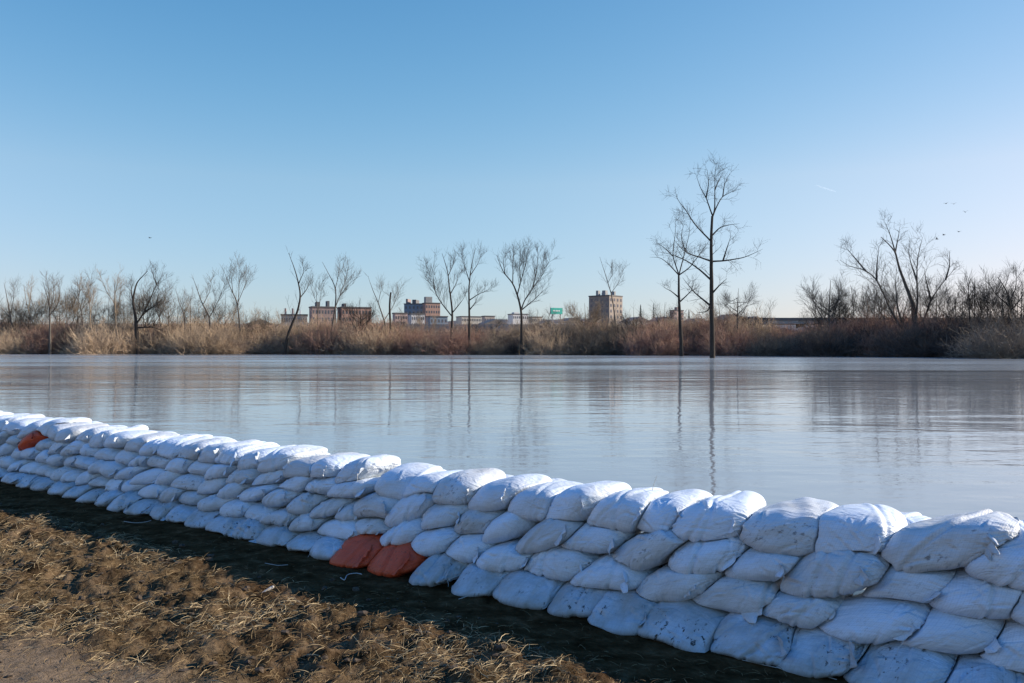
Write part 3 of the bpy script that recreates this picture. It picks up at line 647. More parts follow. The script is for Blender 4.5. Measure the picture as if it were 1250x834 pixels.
for k, (lab, limbs, mt, r0) in enumerate(specs):
    xb = limbs[0][0][0]; Y = float(shoreY(xb))
    tw = 'twiggy' in lab or 'bushy' in lab
    make_tree('bare_tree', lab, limbs, Y-5.0 if xb in (61, 113.7, 146.8, 169, 346, 550, 573, 637) else Y+1.5, r0, M[mt], dens=1.15, depth=2, seed=20+k, group='bare trees on the far bank', spread=0.56, up=0.36, minr=0.0155, ltw=0.52)
for k in range(65):
    px_ = [4, 24, 34, 52, 84, 92, 124, 156, 182, 208, 240, 274, 312, 330, 428, 500, 522, 592, 660, 715, 772, 812, 880, 918, 992, 1032, 1056, 1082, 1142, 1166, 1198, 1212, 1222, 1246, 10, 20, 40, 66, 72, 96, 106, 130, 150, 162, 176, 190, 214, 232, 262, 300, 1000, 1006, 1020, 1026, 1044, 1066, 1075, 1096, 1126, 1150, 1174, 1190, 1206, 1228, 1240][k]
    hi = 40 if px_ > 990 else (42 if px_ < 240 else (26 if px_ < 330 else 14))
    yt = topy_(px_)-hi*(0.35+0.65*((k*37) % 17)/17.0)
    make_tree('bare_sapling', 'fine bare sapling rising out of the riverside thicket', auto_limbs(px_, 433, yt, 26+(k*13) % 16, random.Random(k), 8, ((k*7) % 9)-4, 0.3), float(shoreY(px_))+3+(k % 4), 0.10, M[('bark', 'bark_tan', 'bark_dark')[k % 3] if px_ < 1000 else ('bark', 'bark_dark')[k % 2]], dens=0.8, depth=2, seed=300+k, group='saplings in the riverside thicket', minr=0.014, spread=0.6, up=0.3, ltw=0.5, cat='sapling')
# snag
q = MB(); Y = float(shoreY(476))+1
P = np.array([px2w(x, y, Y) for x, y in [(477, 432), (476.5, 395), (475, 367), (477, 357)]]); b0 = P[0].copy(); b0[2] = 0
P -= b0; q.tube(smoothpoly(P, 10)[0], np.linspace(0.24, 0.15, 10), 8); P2 = np.array([(0.2, 0, 9.0), (0.35, 0, 9.35), (0.8, 0.1, 9.6)]); 
o = q.build('dead_snag', M['bark_dark'], None, tuple(b0), True); tag(o, 'short dark broken-off trunk standing beside the left-leaning tree', 'snag')

# ------------------------------------------------------------------ thicket of the far bank
def shrub_arrays(seed, n=300, h=5.0, w=3.2, tw=11, minr=0.011):
    r = np.random.default_rng(seed); mb = MB()
    for k in range(n):
        a = r.uniform(0, 2*math.pi); rr = math.sqrt(r.uniform(0, 1)); bx = np.array([math.cos(a)*rr*w*0.55, math.sin(a)*rr*w*0.4, -0.4])
        hh = h*r.uniform(0.5, 1.0)*(1-0.42*rr*rr)
        d = np.array([math.cos(a)*rr*r.uniform(0.3, 1.3), math.sin(a)*rr*r.uniform(0.3, 1.2), 1.1]); d += r.normal(size=3)*0.18
        d /= np.linalg.norm(d); pts = [bx]
        for q in range(4):
            d = d+r.normal(size=3)*0.27+np.array([0, 0, -0.02 if q < 2 else -0.06]); d /= np.linalg.norm(d); pts.append(pts[-1]+d*hh/4)
        pts = np.array(pts); r0 = r.uniform(0.012, 0.032)
        mb.tube(pts, np.linspace(r0, minr*0.6, 5), 3, cap=False)
        for j in range(tw):
            t = r.uniform(0.15, 0.95)*4; i = min(int(t), 3); p = pts[i]+(pts[i+1]-pts[i])*(t-i)
            dd = d*0.4+r.normal(size=3)*0.6+np.array([0, 0, 0.25]); dd /= np.linalg.norm(dd); l = r.uniform(0.5, 1.3)
            mid = p+dd*l*0.5+r.normal(size=3)*0.06
            mb.tube(np.array([p, mid, p+dd*l+np.array([0, 0, 0.1])]), np.array([minr, minr*0.9, minr*0.6]), 3, cap=False)
    return mb.arr()
protos = [shrub_arrays(100+k, 340, 5.0, 4.6) for k in range(5)]
pm = {}
def shrub_mesh(k, mk):
    if (k, mk) not in pm: V, Q = protos[k]; pm[(k, mk)] = mesh_np('shrub', V, Q, M[mk], True)
    return pm[(k, mk)]
kinds = {'brush_tan': ('tan leafless shrub in the riverside thicket', 'tan shrubs along the far bank'),
         'brush_red': ('reddish brown leafless shrub in the riverside thicket', 'reddish shrubs along the far bank'),
         'brush_grey': ('grey-brown leafless shrub in the riverside thicket', 'grey-brown shrubs along the far bank'),
         'brush_dark': ('dark leafless shrub in the riverside thicket', 'dark shrubs along the far bank')}
def kind_at(px, r):
    if px < 110: w = dict(brush_tan=3, brush_red=2, brush_grey=1)
    elif px < 180: w = dict(brush_grey=3, brush_dark=1, brush_tan=1)
    elif px < 330: w = dict(brush_tan=4, brush_red=1, brush_grey=1)
    elif px < 520: w = dict(brush_tan=3, brush_red=2, brush_grey=1)
    elif px < 800: w = dict(brush_grey=4, brush_tan=1, brush_dark=1, brush_red=1)
    elif px < 1000: w = dict(brush_red=2, brush_grey=3, brush_tan=1)
    elif px < 1170: w = dict(brush_dark=2, brush_red=3, brush_grey=1)
    else: w = dict(brush_dark=4, brush_grey=2)
    ks = list(w); return r.choices(ks, [w[k] for k in ks])[0]
rr = random.Random(5); px = -12; 
while px < 1275:
    if not (526 < px < 545):
        mk = kind_at(px, rr); Y = float(shoreY(px))+rr.choice((rr.uniform(-5.5, -1), rr.uniform(0.0, 2.5), rr.uniform(0.0, 2.5))); hgt = (424-topy(px)+rr.uniform(-12, 7))/F*Y+CH-WZ
        o = mobj('leafless_shrub', shrub_mesh(rr.randrange(5), mk), None, ((px-625)/F*Y, Y, WZ))
        o.rotation_euler = (0, 0, rr.uniform(-0.5, 0.5)+rr.choice((0, math.pi))); sc = hgt/4.6
        o.scale = (sc*rr.uniform(0.85, 1.2), sc*rr.uniform(0.8, 1.1), sc*rr.uniform(0.92, 1.05))
        lb, gr = kinds[mk]; tag(o, lb, 'shrub', gr)
    px += rr.uniform(13, 21)
VV = {k: ([], [], 0) for k in kinds}
acc = {k: MB() for k in kinds}
for rowi, (dy, step, dh) in enumerate(((4, 15, 0), (8, 17, 1), (13, 19, 2))):
    px = -230
    while px < 1480:
        if not (528 < px < 543 and rowi < 2):
            mk = kind_at(px, rr); Y = float(shoreY(px))+dy+rr.uniform(-1.5, 1.5); hgt = (424-topy(px)+rr.uniform(-6, 9))/F*Y+CH-WZ
            V, Q = protos[rr.randrange(5)]; sc = hgt/4.7; a = rr.uniform(0, 6.28); c, s_ = math.cos(a)*sc, math.sin(a)*sc
            W_ = np.stack([V[:, 0]*c-V[:, 1]*s_+(px-625)/F*Y, V[:, 0]*s_+V[:, 1]*c+Y, V[:, 2]*sc+0.35], -1)
            acc[mk].add(W_, Q)
        px += rr.uniform(step*0.8, step*1.2)
nm = {'brush_tan': 'tan', 'brush_red': 'reddish brown', 'brush_grey': 'grey-brown', 'brush_dark': 'dark'}
for k in acc:
    if acc[k].V:
        o = acc[k].build('riverside_brush', M[k], None, (0, 0, 0), True)
        tag(o, 'dense %s leafless brush filling the far bank behind the front shrubs' % nm[k], 'brush', None, 'stuff')

# ------------------------------------------------------------------ town on the far side
M['brick'] = simple('brick_wall', (0.44, 0.27, 0.21), 0.9, 0.15, 0.4)
M['brick_dark'] = simple('dark_brick_wall', (0.30, 0.22, 0.20), 0.9, 0.15, 0.4)
M['tanwall'] = simple('tan_brick_wall', (0.52, 0.43, 0.36), 0.9, 0.12, 0.4)
M['tower_wall'] = simple('grey_tan_concrete_wall', (0.30, 0.245, 0.205), 0.85, 0.1, 0.3)
M['cream'] = simple('cream_wall', (0.62, 0.56, 0.47), 0.8, 0.06, 0.3)
M['white'] = simple('white_wall', (0.72, 0.69, 0.66), 0.8, 0.06, 0.3)
M['pink'] = simple('pale_pink_wall', (0.60, 0.42, 0.36), 0.8, 0.08, 0.3)
M['bluegrey'] = simple('blue_grey_cladding', (0.20, 0.25, 0.31), 0.6, 0.08, 0.3)
M['concrete'] = simple('concrete', (0.30, 0.29, 0.28), 0.85, 0.12, 0.3)
M['roof'] = simple('dark_roofing', (0.13, 0.125, 0.125), 0.8, 0.15, 0.4)
M['teal'] = simple('teal_panel', (0.03, 0.42, 0.33), 0.5, 0.06, 1.0)
M['glass'] = simple('dark_window_glass', (0.09, 0.10, 0.12), 0.15, 0.2, 0.5)
M['steel'] = simple('grey_steel', (0.25, 0.26, 0.27), 0.5, 0.1, 1.0, 0.6)
M['whitepaint'] = simple('white_paint', (0.80, 0.80, 0.80), 0.5, 0.04, 1.0)
def block(label, x0, x1, ytop, Y, dep, wall, yaw=0.0, win=None, roofboxes=(), name='brick_building', wings=(), cat='building'):
    """x0,x1,ytop in photo pixels at distance Y (metres); depth dep metres"""
    w = (x1-x0)/F*Y; h = CH-(ytop-YH)/F*Y-0.5; cx = ((x0+x1)/2-625)/F*Y
    if yaw == 0.0: yaw = 0.42; dep = min(dep, w*0.6)
    if yaw > 0: cx += dep*math.sin(yaw)/2; w = (w-dep*math.sin(yaw))/math.cos(yaw)
    e = empty(name, (cx, Y, 0.5), yaw); tag(e, label, cat)
    q = MB(); q.box(-w/2, w/2, 0, dep, 0, h); q.build('wall', M[wall], e)
    q = MB(); q.box(-w/2-0.25, w/2+0.25, -0.25, dep+0.25, h, h+0.5); rf = q.build('roof', M['roof'], e)
    for (fx, fw, bh, mt) in roofboxes:
        q = MB(); q.box(-w/2+fx*w, -w/2+(fx+fw)*w, dep*0.2, dep*0.7, h+0.5, h+0.5+bh); q.build('roof_box', M[mt], rf)
    if win:
        cols, rows, zt = win; ww = w/cols*0.45; fh = min(3.2, (h-1)/rows); wm = None
        for i in range(cols):
            for j in range(rows):
                if wm is None:
                    q = MB(); q.box(-ww/2, ww/2, -0.06, 0.05, 0, fh*0.48); V, Q = q.arr(); wm = mesh_np('window', V, Q, M['glass'], False)
                mobj('window', wm, e, (-w/2+(i+0.5)*w/cols, 0, h-fh*(j+0.85)))
    return e
block('low tan brick apartment block with rooftop boxes, leftmost of the town', 334, 374, 385, 330, 14, 'tanwall', 0.25, (11, 3, 0), ((0.12, 0.06, 2.5, 'brick_dark'), (0.4, 0.06, 2.5, 'brick_dark'), (0.7, 0.05, 1.8, 'white')))
block('dark brick block with flat roof between the tan and long brick blocks', 374, 409, 375.5, 345, 14, 'brick_dark', 0.0, (8, 5, 0), ((0.2, 0.15, 2.0, 'roof'), (0.65, 0.1, 2.5, 'roof')))
block('long reddish brick block partly hidden by a forked tree', 408, 452, 376, 350, 20, 'brick', 0.0, (9, 3, 0), ((0.1, 0.08, 1.5, 'roof'),))
block('grey-blue slab block with small rooftop boxes beside orange brick part', 493, 517, 371.5, 480, 18, 'bluegrey', -0.1, (5, 4, 0), ((0.02, 0.1, 3, 'brick_dark'), (0.35, 0.2, 2.5, 'roof')), 'office_building')
block('orange brick block attached at the right of the grey-blue slab', 514.5, 537, 370.5, 476, 18, 'brick', 0.0, (6, 3, 0), ((0.05, 0.45, 3.5, 'concrete'),))
block('pale pink low block below the grey-blue slab', 478, 497, 383, 400, 14, 'pink', 0.0, (5, 2, 0))
block('white low block with columns right of the pale pink block', 497.5, 518, 384, 396, 14, 'white', 0.0, (6, 2, 0), (), 'low_building')
block('dark low warehouse right of the white low block', 519, 546, 387, 390, 16, 'bluegrey', 0.0, (5, 1, 0), (), 'warehouse')
block('long low cream building behind the close pair of trees', 556, 588, 387, 500, 16, 'cream', 0.0, (12, 1, 0), (), 'low_building')
block('low tan house with pale roof right of the long cream building', 588, 604, 386.5, 480, 12, 'tanwall', 0.0, (6, 1, 0), (), 'low_building')
block('white warehouse behind the vase-shaped tree', 620, 645, 384, 520, 20, 'white', 0.0, (8, 1, 0), ((0.15, 0.3, 1.0, 'white'),), 'warehouse')
block('cream low building right of the white warehouse', 645.5, 662, 387.5, 515, 18, 'cream', 0.0, (6, 1, 0), (), 'low_building')
block('small pink building with dark roof left of the two tall trees', 819, 835, 379.5, 520, 12, 'pink', 0.0, (3, 2, 0), ((0.35, 0.35, 2.0, 'brick_dark'),))
# apartment tower: a shaded side and a sunlit front seen at an angle
Y = 420.0; ht = CH-(362-YH)/F*Y-0.5; tw_, td_ = 12.5, 13.0
e = empty('apartment_tower', ((752-625)/F*Y, Y, 0.5), 0.86)
tag(e, 'tall grey apartment tower with rooftop machinery rising over the thicket', 'apartment building')
q = MB(); q.box(-tw_/2, tw_/2, 0, td_, 0, ht); q.build('wall', M['tower_wall'], e)
q = MB(); q.box(-tw_/2-.2, tw_/2+.2, -0.2, td_+.2, ht, ht+0.6); rf = q.build('roof', M['roof'], e)
for (x_, y_, sx, sy, hh) in ((-4, 4, 3, 3, 2.6), (0, 7, 4, 3, 1.8), (3, 3, 2, 3, 2.4), (-2, 10, 3, 2, 2.9)):
    q = MB(); q.box(x_, x_+sx*0.7, y_, y_+sy*0.7, ht+0.6, ht+0.6+hh); q.build('roof_box', M['concrete'], rf)
q = MB(); q.box(-0.7, 0.7, -0.08, 0.05, 0, 1.5); V, Q = q.arr(); wm = mesh_np('window', V, Q, M['glass'], False)
for j in range(8):
    for i in range(4):
        mobj('window', wm, e, (-tw_*0.5+(i+0.5)*tw_/4, 0, ht-2.6-j*3.0))
        o = mobj('window', wm, e, (-tw_*0.5, (i+0.5)*td_/4, ht-2.6-j*3.0)); o.rotation_euler = (0, 0, -math.pi/2)
# teal sign board
Y = 300.0; e = empty('sign_board', ((679.5-625)/F*Y, Y, 0.5), 0.5); tag(e, 'teal green elevated board above the thicket left of the tower', 'sign')
w = 16.5/F*Y; zt = CH-(376-YH)/F*Y-0.5; zb = CH-(383.5-YH)/F*Y-0.5
q = MB(); q.box(-w/2, w/2, -0.2, 0.5, zb, zt); pnl = q.build('panel', M['teal'], e)
q = MB()
for (a_, l_) in ((-0.34, 0.16), (-0.12, 0.2), (0.13, 0.12)): q.box(w*a_, w*(a_+l_), -0.26, -0.21, zb+(zt-zb)*0.42, zb+(zt-zb)*0.62)
q.build('pale_marking', M['whitepaint'], pnl)
for x in (-w*0.35, w*0.35):
    q = MB(); q.tube([(x, 0.2, 0), (x, 0.2, zb)], 0.18, 8); q.build('post', M['steel'], e)
# elevated road along the valley at right
Y = 260.0; e = empty('elevated_road', ((1130-625)/F*Y, Y, 0)); tag(e, 'long grey elevated road on piers crossing behind the thicket at right', 'viaduct')
xa = (905-1130)/F*Y; xb = (1420-1130)/F*Y; zt = CH-(388-YH)/F*Y
q = MB(); q.box(xa, xb, 0, 9, zt-2.0, zt-0.9); q.build('deck', M['concrete'], e)
q = MB(); q.box(xa, xb, -0.15, 0.15, zt-0.9, zt); q.box(xa, xb, 8.85, 9.15, zt-0.9, zt); q.build('parapet', M['roof'], e)
x = xa+4
while x < xb:
    q = MB(); q.box(x-0.7, x+0.7, 2, 7, 0, zt-2.0); q.build('pier', M['concrete'], e); x += 17
# low flood wall below the town
e = None
Y = 300.0; q = MB(); xa = (470-625)/F*Y; xb = (720-625)/F*Y; q.box(0, xb-xa, 0, 0.6, 0, CH-(396-YH)/F*Y-0.9)
tag(q.build('retaining_wall', M['concrete'], None, (xa, Y, 0.9)), 'long low grey retaining wall below the town in the middle', 'wall')
# small houses under and beside the elevated road
M['shingle'] = simple('grey_shingle', (0.16, 0.14, 0.13), 0.9, 0.2, 0.6)
def house(label, px, Y, w, d, h, wall, yaw=0.2):
    e = empty('small_house', ((px-625)/F*Y, Y, 0.6), yaw); tag(e, label, 'house')
    q = MB(); q.box(-w/2, w/2, -d/2, d/2, 0, h); q.build('wall', M[wall], e)
    q = MB(); r_ = h+w*0.2; q.add([(-w/2-.3, -d/2-.3, h), (w/2+.3, -d/2-.3, h), (0, -d/2-.3, r_), (-w/2-.3, d/2+.3, h), (w/2+.3, d/2+.3, h), (0, d/2+.3, r_)],
        [(0, 1, 2, 2), (3, 5, 4, 4), (0, 2, 5, 3), (1, 4, 5, 2), (0, 3, 4, 1)])
    V, Q = q.arr(); me = bpy.data.meshes.new('roof'); me.from_pydata([tuple(v) for v in V], [], [tuple(dict.fromkeys(f)) for f in Q.tolist()]); me.materials.append(M['shingle']); mobj('roof', me, e)
    q = MB(); q.box(-w*0.3, -w*0.12, -d/2-0.06, -d/2+0.05, h*0.35, h*0.75); V, Q = q.arr(); wm = mesh_np('window', V, Q, M['glass'], False)
    mobj('window', wm, e); mobj('window', wm, e, (w*0.42, 0, 0))
for a_ in (('pale pink house with dark roof behind the close pair of trees', 601, 380, 14, 9, 11.5, 'pink'), ('small cream house between the white warehouse and the teal sign', 666, 390, 10, 8, 12, 'cream'),
           ('low white house right of the teal sign', 694, 360, 12, 9, 11.8, 'white'), ('small brick house just left of the tower', 716, 370, 9, 8, 12.5, 'brick'), ('cream house just right of the tower', 775, 350, 11, 9, 12, 'cream'),
           ('tan house between the conifers and the pink building', 808, 380, 12, 9, 13, 'tanwall'), ('white house between the two tall trees', 848, 370, 9, 9, 12.6, 'white'), ('pink house just right of the tallest tree', 890, 340, 12, 9, 12.6, 'pink'),
           ('cream house left of the elevated road', 915, 350, 10, 9, 12.4, 'cream'), ('brick house at the left of the town beside the mast', 316, 350, 11, 9, 11, 'brick')):
    house(*a_, yaw=0.45)
house('small pale house under the elevated road, left one', 940, 235, 9, 8, 5.0, 'cream')
house('small white house under the elevated road, middle one', 957, 240, 7, 8, 5.4, 'white', -0.3)
house('small tan house under the elevated road, right one', 985, 238, 9, 8, 5.2, 'tanwall')
house('white house showing through the dark brush at right', 1172, 200, 6, 8, 6.2, 'white')
house('brown house left of the tallest tree near the horizon', 855, 330, 12, 9, 9.5, 'tanwall')
house('white house behind the brush right of the tower', 790, 320, 10, 9, 8.5, 'white')
# mast
Y = 400.0; q = MB(); q.tube([(0, 0, 0), (0, 0, CH-(374-YH)/F*Y)], [0.25, 0.08], 6)
tag(q.build('radio_mast', M['steel'], None, ((323.5-625)/F*Y, Y, 0)), 'thin grey mast at the left of the town', 'mast')
# distant ridge
def ridge(name, Y, x0, x1, ys, xs, mat, seed, amp, thick=200):
    px = np.linspace(x0, x1, 700); base = np.interp(px, xs, ys)+amp*(fbm(px*0.05, px*0, seed, 5, 0.65)-0.5)
    X = (px-625)/F*Y; Z = CH-(base-YH)/F*Y
    V = []; n = len(px)
    rows = [(0, 0.0), (0.35, 0.7), (0.6, 1.0), (1.0, 0.9)]
    for t, f in rows: V += [(x, Y+t*thick, z*f) for x, z in zip(X, Z)]
    I = np.arange(n*len(rows)).reshape(len(rows), n); Q = np.stack([I[:-1, :-1], I[:-1, 1:], I[1:, 1:], I[1:, :-1]], -1).reshape(-1, 4)
    o = mobj(name, mesh_np(name, V, Q, mat)); tag(o, kind='structure')
ridge('hills', 1500, -2500, 3800, [393, 393, 391, 388, 387, 388, 389, 389, 390, 389], [-400, 300, 500, 600, 700, 800, 900, 1000, 1250, 1650], simple('wooded_hill', (0.085, 0.08, 0.085), 0.95, 0.3, 0.03), 77, 4)
# distant conifers
def conifer(label, px, ytop, Y, wpx):
    e = empty('conifer', ((px-625)/F*Y, Y, 0.5)); tag(e, label, 'conifer'); r = np.random.default_rng(int(px))
    h = CH-(ytop-YH)/F*Y-0.5; w = wpx/F*Y/2
    q = MB(); q.tube([(0, 0, 0), (0, 0, h*0.95)], [0.35, 0.05], 6); q.build('trunk', M['bark_dark'], e)
    q = MB()
    for k in range(1500):
        t = r.uniform(0.1, 1.0); z = h*t; rad = w*1.7*(1-t)**0.8*r.uniform(0.1, 1.0)+0.05; a = r.uniform(0, 6.28)
        c = np.array([math.cos(a)*rad, math.sin(a)*rad, z]); d = np.array([math.cos(a), math.sin(a), -0.3])*(0.6*(1-t)+0.06); s_ = np.array([-math.sin(a), math.cos(a), 0])*0.22
        q.add([c-d-s_, c-d+s_, c+d+s_*0.2, c+d-s_*0.2], [(0, 1, 2, 3)])
    q.build('crown', M['conifer'], e)
M['conifer'] = simple('dark_conifer_needles', (0.03, 0.05, 0.035), 0.9, 0.3, 1.0)
conifer('narrow dark conifer right of the tower', 782, 372, 360, 8)
conifer('taller faint conifer between the tower and the pink building', 798, 370, 450, 9)
conifer('small dark conifer just left of the tallest tree', 841, 378, 380, 6)

# white posts and pale landing in the gap of the thicket
Y = 142.0
for k, (pxx, lab) in enumerate(((531.5, 'white marker post in the gap of the thicket, left one'), (534.5, 'white marker post in the gap of the thicket, right one'))):
    q = MB(); q.tube([(0, 0, 0), (0, 0, 2.6)], [0.16, 0.16], 8); q.tube([(0, 0, 2.6), (0, 0, 2.72)], [0.2, 0.1], 8)
    o = q.build('marker_post', M['whitepaint'], None, ((pxx-625)/F*Y, Y, 0.3), True); tag(o, lab, 'post')
q = MB(); q.box(-1.2, 1.2, -0.6, 0.6, 0.1, 0.45); q.box(-0.9, 0.9, -0.5, 0.5, 0.45, 0.62)
hull = np.array([(-1.3, -0.5, 0.55), (1.3, -0.5, 0.55), (1.3, 0.5, 0.55), (-1.3, 0.5, 0.55)])
e = empty('floating_dock', ((538-625)/F*138, 138, 0.2)); tag(e, 'small pale floating dock at the waterline in the thicket gap', 'dock')
q = MB(); q.box(-1.1, 1.1, -0.7, 0.7, 0.25, 0.5); q.build('platform', M['whitepaint'], e)
for x in (-0.75, 0.75):
    q = MB(); q.tube([(x, -0.7, 0.12), (x, 0.7, 0.12)], 0.18, 8); q.build('float', M['bluegrey'], e)

# driftwood and fallen trunks at the far waterline
for k, (pts, lab) in enumerate(([[(655, 412), (664, 421), (673, 429), (680, 434)], 'dark fallen trunk slanting into the water right of the vase-shaped tree'],
                               [[(601, 412), (606, 422), (612, 434)], 'dark fallen branch slanting into the water left of the vase-shaped tree'],
                               [[(173, 418), (182, 428), (200, 433)], 'fallen dark bough dipping into the water under the twisted tree'])):
    Y = float(shoreY(pts[1][0]))-1.2; P = np.array([px2w(x, y, Y) for x, y in pts]); b0 = P[-1].copy(); b0[2] = WZ; P -= b0
    q = MB(); r = np.random.default_rng(k); Pn, L = smoothpoly(P[::-1], 10); q.tube(Pn, np.linspace(0.13, 0.06, 10), 6, False); grow(q, Pn, 0.08, 0.03, L, 1, r, 1.5, 0.3, 0.014)
    V, Q = q.arr(); tag(mobj('fallen_branch', mesh_np('fallen_branch', V, Q, M['bark_dark']), None, tuple(b0)), lab, 'branch')

# ------------------------------------------------------------------ birds and vapour trail
M['bird'] = simple('dark_feathers', (0.03, 0.03, 0.035), 0.7, 0.1, 5)
bl = [((1155.5, 248.5), 'upper left'), ((1165, 249), 'upper right'), ((1179, 259), 'far right'), ((1171, 283), 'lower right'), ((1152.5, 287), 'lower middle'), ((1144, 292), 'lowest'), ((182.5, 290.5), 'left')]
names = ['small dark bird flying highest, left of the top two', 'small dark bird flying highest, right of the top two', 'small dark bird flying farthest to the right, below the top two',
         'small dark bird flying lowest on the right side', 'small faint bird flying between the two lowest birds', 'small dark bird flying lowest of the flock at right, farthest left in it', 'lone small bird in the sky above the left group of trees']
for k, (((x, y), _), lab) in enumerate(zip(bl, names)):
    Y = 150.0; e = empty('bird', px2w(x, y, Y), 0.5+0.4*k); tag(e, lab, 'bird', 'birds in the sky at right' if x > 600 else None)
    q = MB(); q.tube([(-0.32, 0, 0), (-0.15, 0, 0.01), (0, 0, 0.02), (0.14, 0, 0.03), (0.24, 0, 0.04)], [0.02, 0.05, 0.07, 0.06, 0.02], 6, False); q.build('body', M['bird'], e, smooth=True)
    for sg in (-1, 1):
        up = 0.25+0.12*(k % 3); q = MB(); n = 5; V = []
        for i in range(n):
            t = i/(n-1); V += [(0.10-0.10*t, sg*0.5*t, up*math.sin(t*2.2)*0.55), (-0.12+0.02*t, sg*0.5*t, up*math.sin(t*2.2)*0.55+0.0), (0, sg*0.5*t, up*math.sin(t*2.2)*0.55+0.025*(1-t)+0.004)]
        Q = []
        for i in range(n-1):
            a_ = i*3; Q += [(a_, a_+1, a_+4, a_+3), (a_+1, a_+2, a_+5, a_+4), (a_+2, a_, a_+3, a_+5)]
        q.add(V, Q); q.build('wing', M['bird'], e, smooth=True)
m, nt, b = newmat('thin_vapour'); nt.nodes.remove(b); out_ = [n for n in nt.nodes if n.type == 'OUTPUT_MATERIAL'][0]
df = nd(nt, 'ShaderNodeBsdfDiffuse'); tl = nd(nt, 'ShaderNodeBsdfTranslucent'); tp = nd(nt, 'ShaderNodeBsdfTransparent'); a1 = nd(nt, 'ShaderNodeAddShader'); m1 = nd(nt, 'ShaderNodeMixShader')
df.inputs[0].default_value = (0.95, 0.95, 0.95, 1); tl.inputs[0].default_value = (0.95, 0.95, 0.95, 1); m1.inputs[0].default_value = 0.07
nt.links.new(df.outputs[0], a1.inputs[0]); nt.links.new(tl.outputs[0], a1.inputs[1]); nt.links.new(tp.outputs[0], m1.inputs[1]); nt.links.new(a1.outputs[0], m1.inputs[2]); nt.links.new(m1.outputs[0], out_.inputs[0])
A_ = np.array(px2w(995, 225.5, 6000)); B2 = np.array(px2w(1021, 234, 6000)); q = MB(); ce = (A_+B2)/2
q.tube(np.linspace(A_-ce, B2-ce, 8), np.array([1, 3, 4, 4.5, 4.5, 4.5, 4, 1.5]), 8, False)
tag(q.build('vapour_trail', m, None, tuple(ce), True), 'short faint white vapour trail high in the sky at right', 'vapour trail')

# ------------------------------------------------------------------ straw, litter and sticks on the near ground
def strawmat(name, c0, c1):
    m, nt, b = newmat(name); g = nd(nt, 'ShaderNodeNewGeometry')
    c = ramp(nt, g.outputs['Random Per Island'], [(0.0, c0), (1.0, c1)]); nt.links.new(c, b.inputs['Base Color'])
    b.inputs['Roughness'].default_value = 0.8; b.inputs['Specular IOR Level'].default_value = 0.1; return m
def straw(name, label, n, mat, region, lmin, lmax, rmin, rmax, upr, seed, cat='straw'):
    r = np.random.default_rng(seed); out = 0
    X = r.uniform(-7, 3.4, n*8); Yy = 2.9+(r.uniform(0, 1, n*8)**1.4)*6.5
    s, q = w2wall(X, Yy); keep = region(X, Yy, s, -q, r.uniform(0, 1, n*8)); X = X[keep][:n]; Yy = Yy[keep][:n]; n = len(X)
    L = r.uniform(lmin, lmax, n)*r.uniform(0.5, 1, n); a = r.uniform(0, 2*math.pi, n); tilt = np.abs(r.normal(0, upr, n)); rad = r.uniform(rmin, rmax, n)
    bend = r.normal(0, 0.45, n); P = np.zeros((n, 4, 3)); p = np.stack([X, Yy, ground_z(X, Yy)+0.002+rad+r.uniform(0, 0.012, n)], -1)
    for k in range(4):
        P[:, k] = p; ang = a+bend*k/3; st = np.stack([np.cos(ang)*np.cos(tilt), np.sin(ang)*np.cos(tilt), np.sin(tilt)], -1)*(L/3)[:, None]
        p = p+st; tilt = tilt-0.22
        gz = ground_z(p[:, 0], p[:, 1])+0.003; p[:, 2] = np.maximum(p[:, 2], gz)
    side = np.stack([-np.sin(a), np.cos(a), np.zeros(n)], -1); up = np.array([0, 0, 1.0])
    dirs = [side*1.0+up*-0.3, side*-1.0+up*-0.3, np.broadcast_to(up*0.8, (n, 3))]
    tap = np.array([1, 1, 0.8, 0.25])
    V = np.zeros((n, 4, 3, 3))
    for k in range(4):
        for j in range(3): V[:, k, j] = P[:, k]+dirs[j]*(rad*tap[k])[:, None]
    base = (np.arange(n)*12)[:, None, None]; k = np.arange(3)[None, :, None]*3; j = np.arange(3)[None, None, :]; j2 = (j+1) % 3
    Q = np.stack(np.broadcast_arrays(base+k+j, base+k+j2, base+k+3+j2, base+k+3+j), -1).reshape(-1, 4)
    o = mobj(name, mesh_np(name, V.reshape(-1, 3), Q, mat, False)); tag(o, label, cat, None, 'stuff')
def reg_straw(X, Y, s, p, u):
    den = sstep(0.56, 0.67, fbm(X*2.6, Y*2.6, 61, 3, 0.6)); return (u < (0.02+den)*clodmask(X, Y)*(1-0.9*sandmask(X, Y))) & (p > 0.3)
def reg_dark(X, Y, s, p, u): return (u < (0.07+clodmask(X, Y)*0.7)*(1-0.8*sandmask(X, Y))) & (p > 0.12)
straw('dry_straw', 'pale dry straw tangled over the clods in the foreground', 9500, strawmat('pale_straw', (0.20, 0.14, 0.07), (0.56, 0.43, 0.25)), reg_straw, 0.025, 0.15, 0.0007, 0.0019, 0.34, 1)
straw('dead_grass', 'brown matted dead grass on the soil before the wall', 21000, strawmat('brown_straw', (0.07, 0.045, 0.022), (0.26, 0.18, 0.09)), reg_dark, 0.02, 0.10, 0.0008, 0.0020, 0.25, 2, 'dead grass')
m, nt, b = newmat('clod_soil'); g = nd(nt, 'ShaderNodeNewGeometry')
nt.links.new(ramp(nt, noise(nt, g.outputs['Position'], 60, 4, 0.7), [(0.35, (0.02, 0.013, 0.008)), (0.6, (0.09, 0.06, 0.035)), (0.75, (0.18, 0.125, 0.075))]), b.inputs['Base Color']); b.inputs['Roughness'].default_value = 0.95
r = np.random.default_rng(9); q = MB()
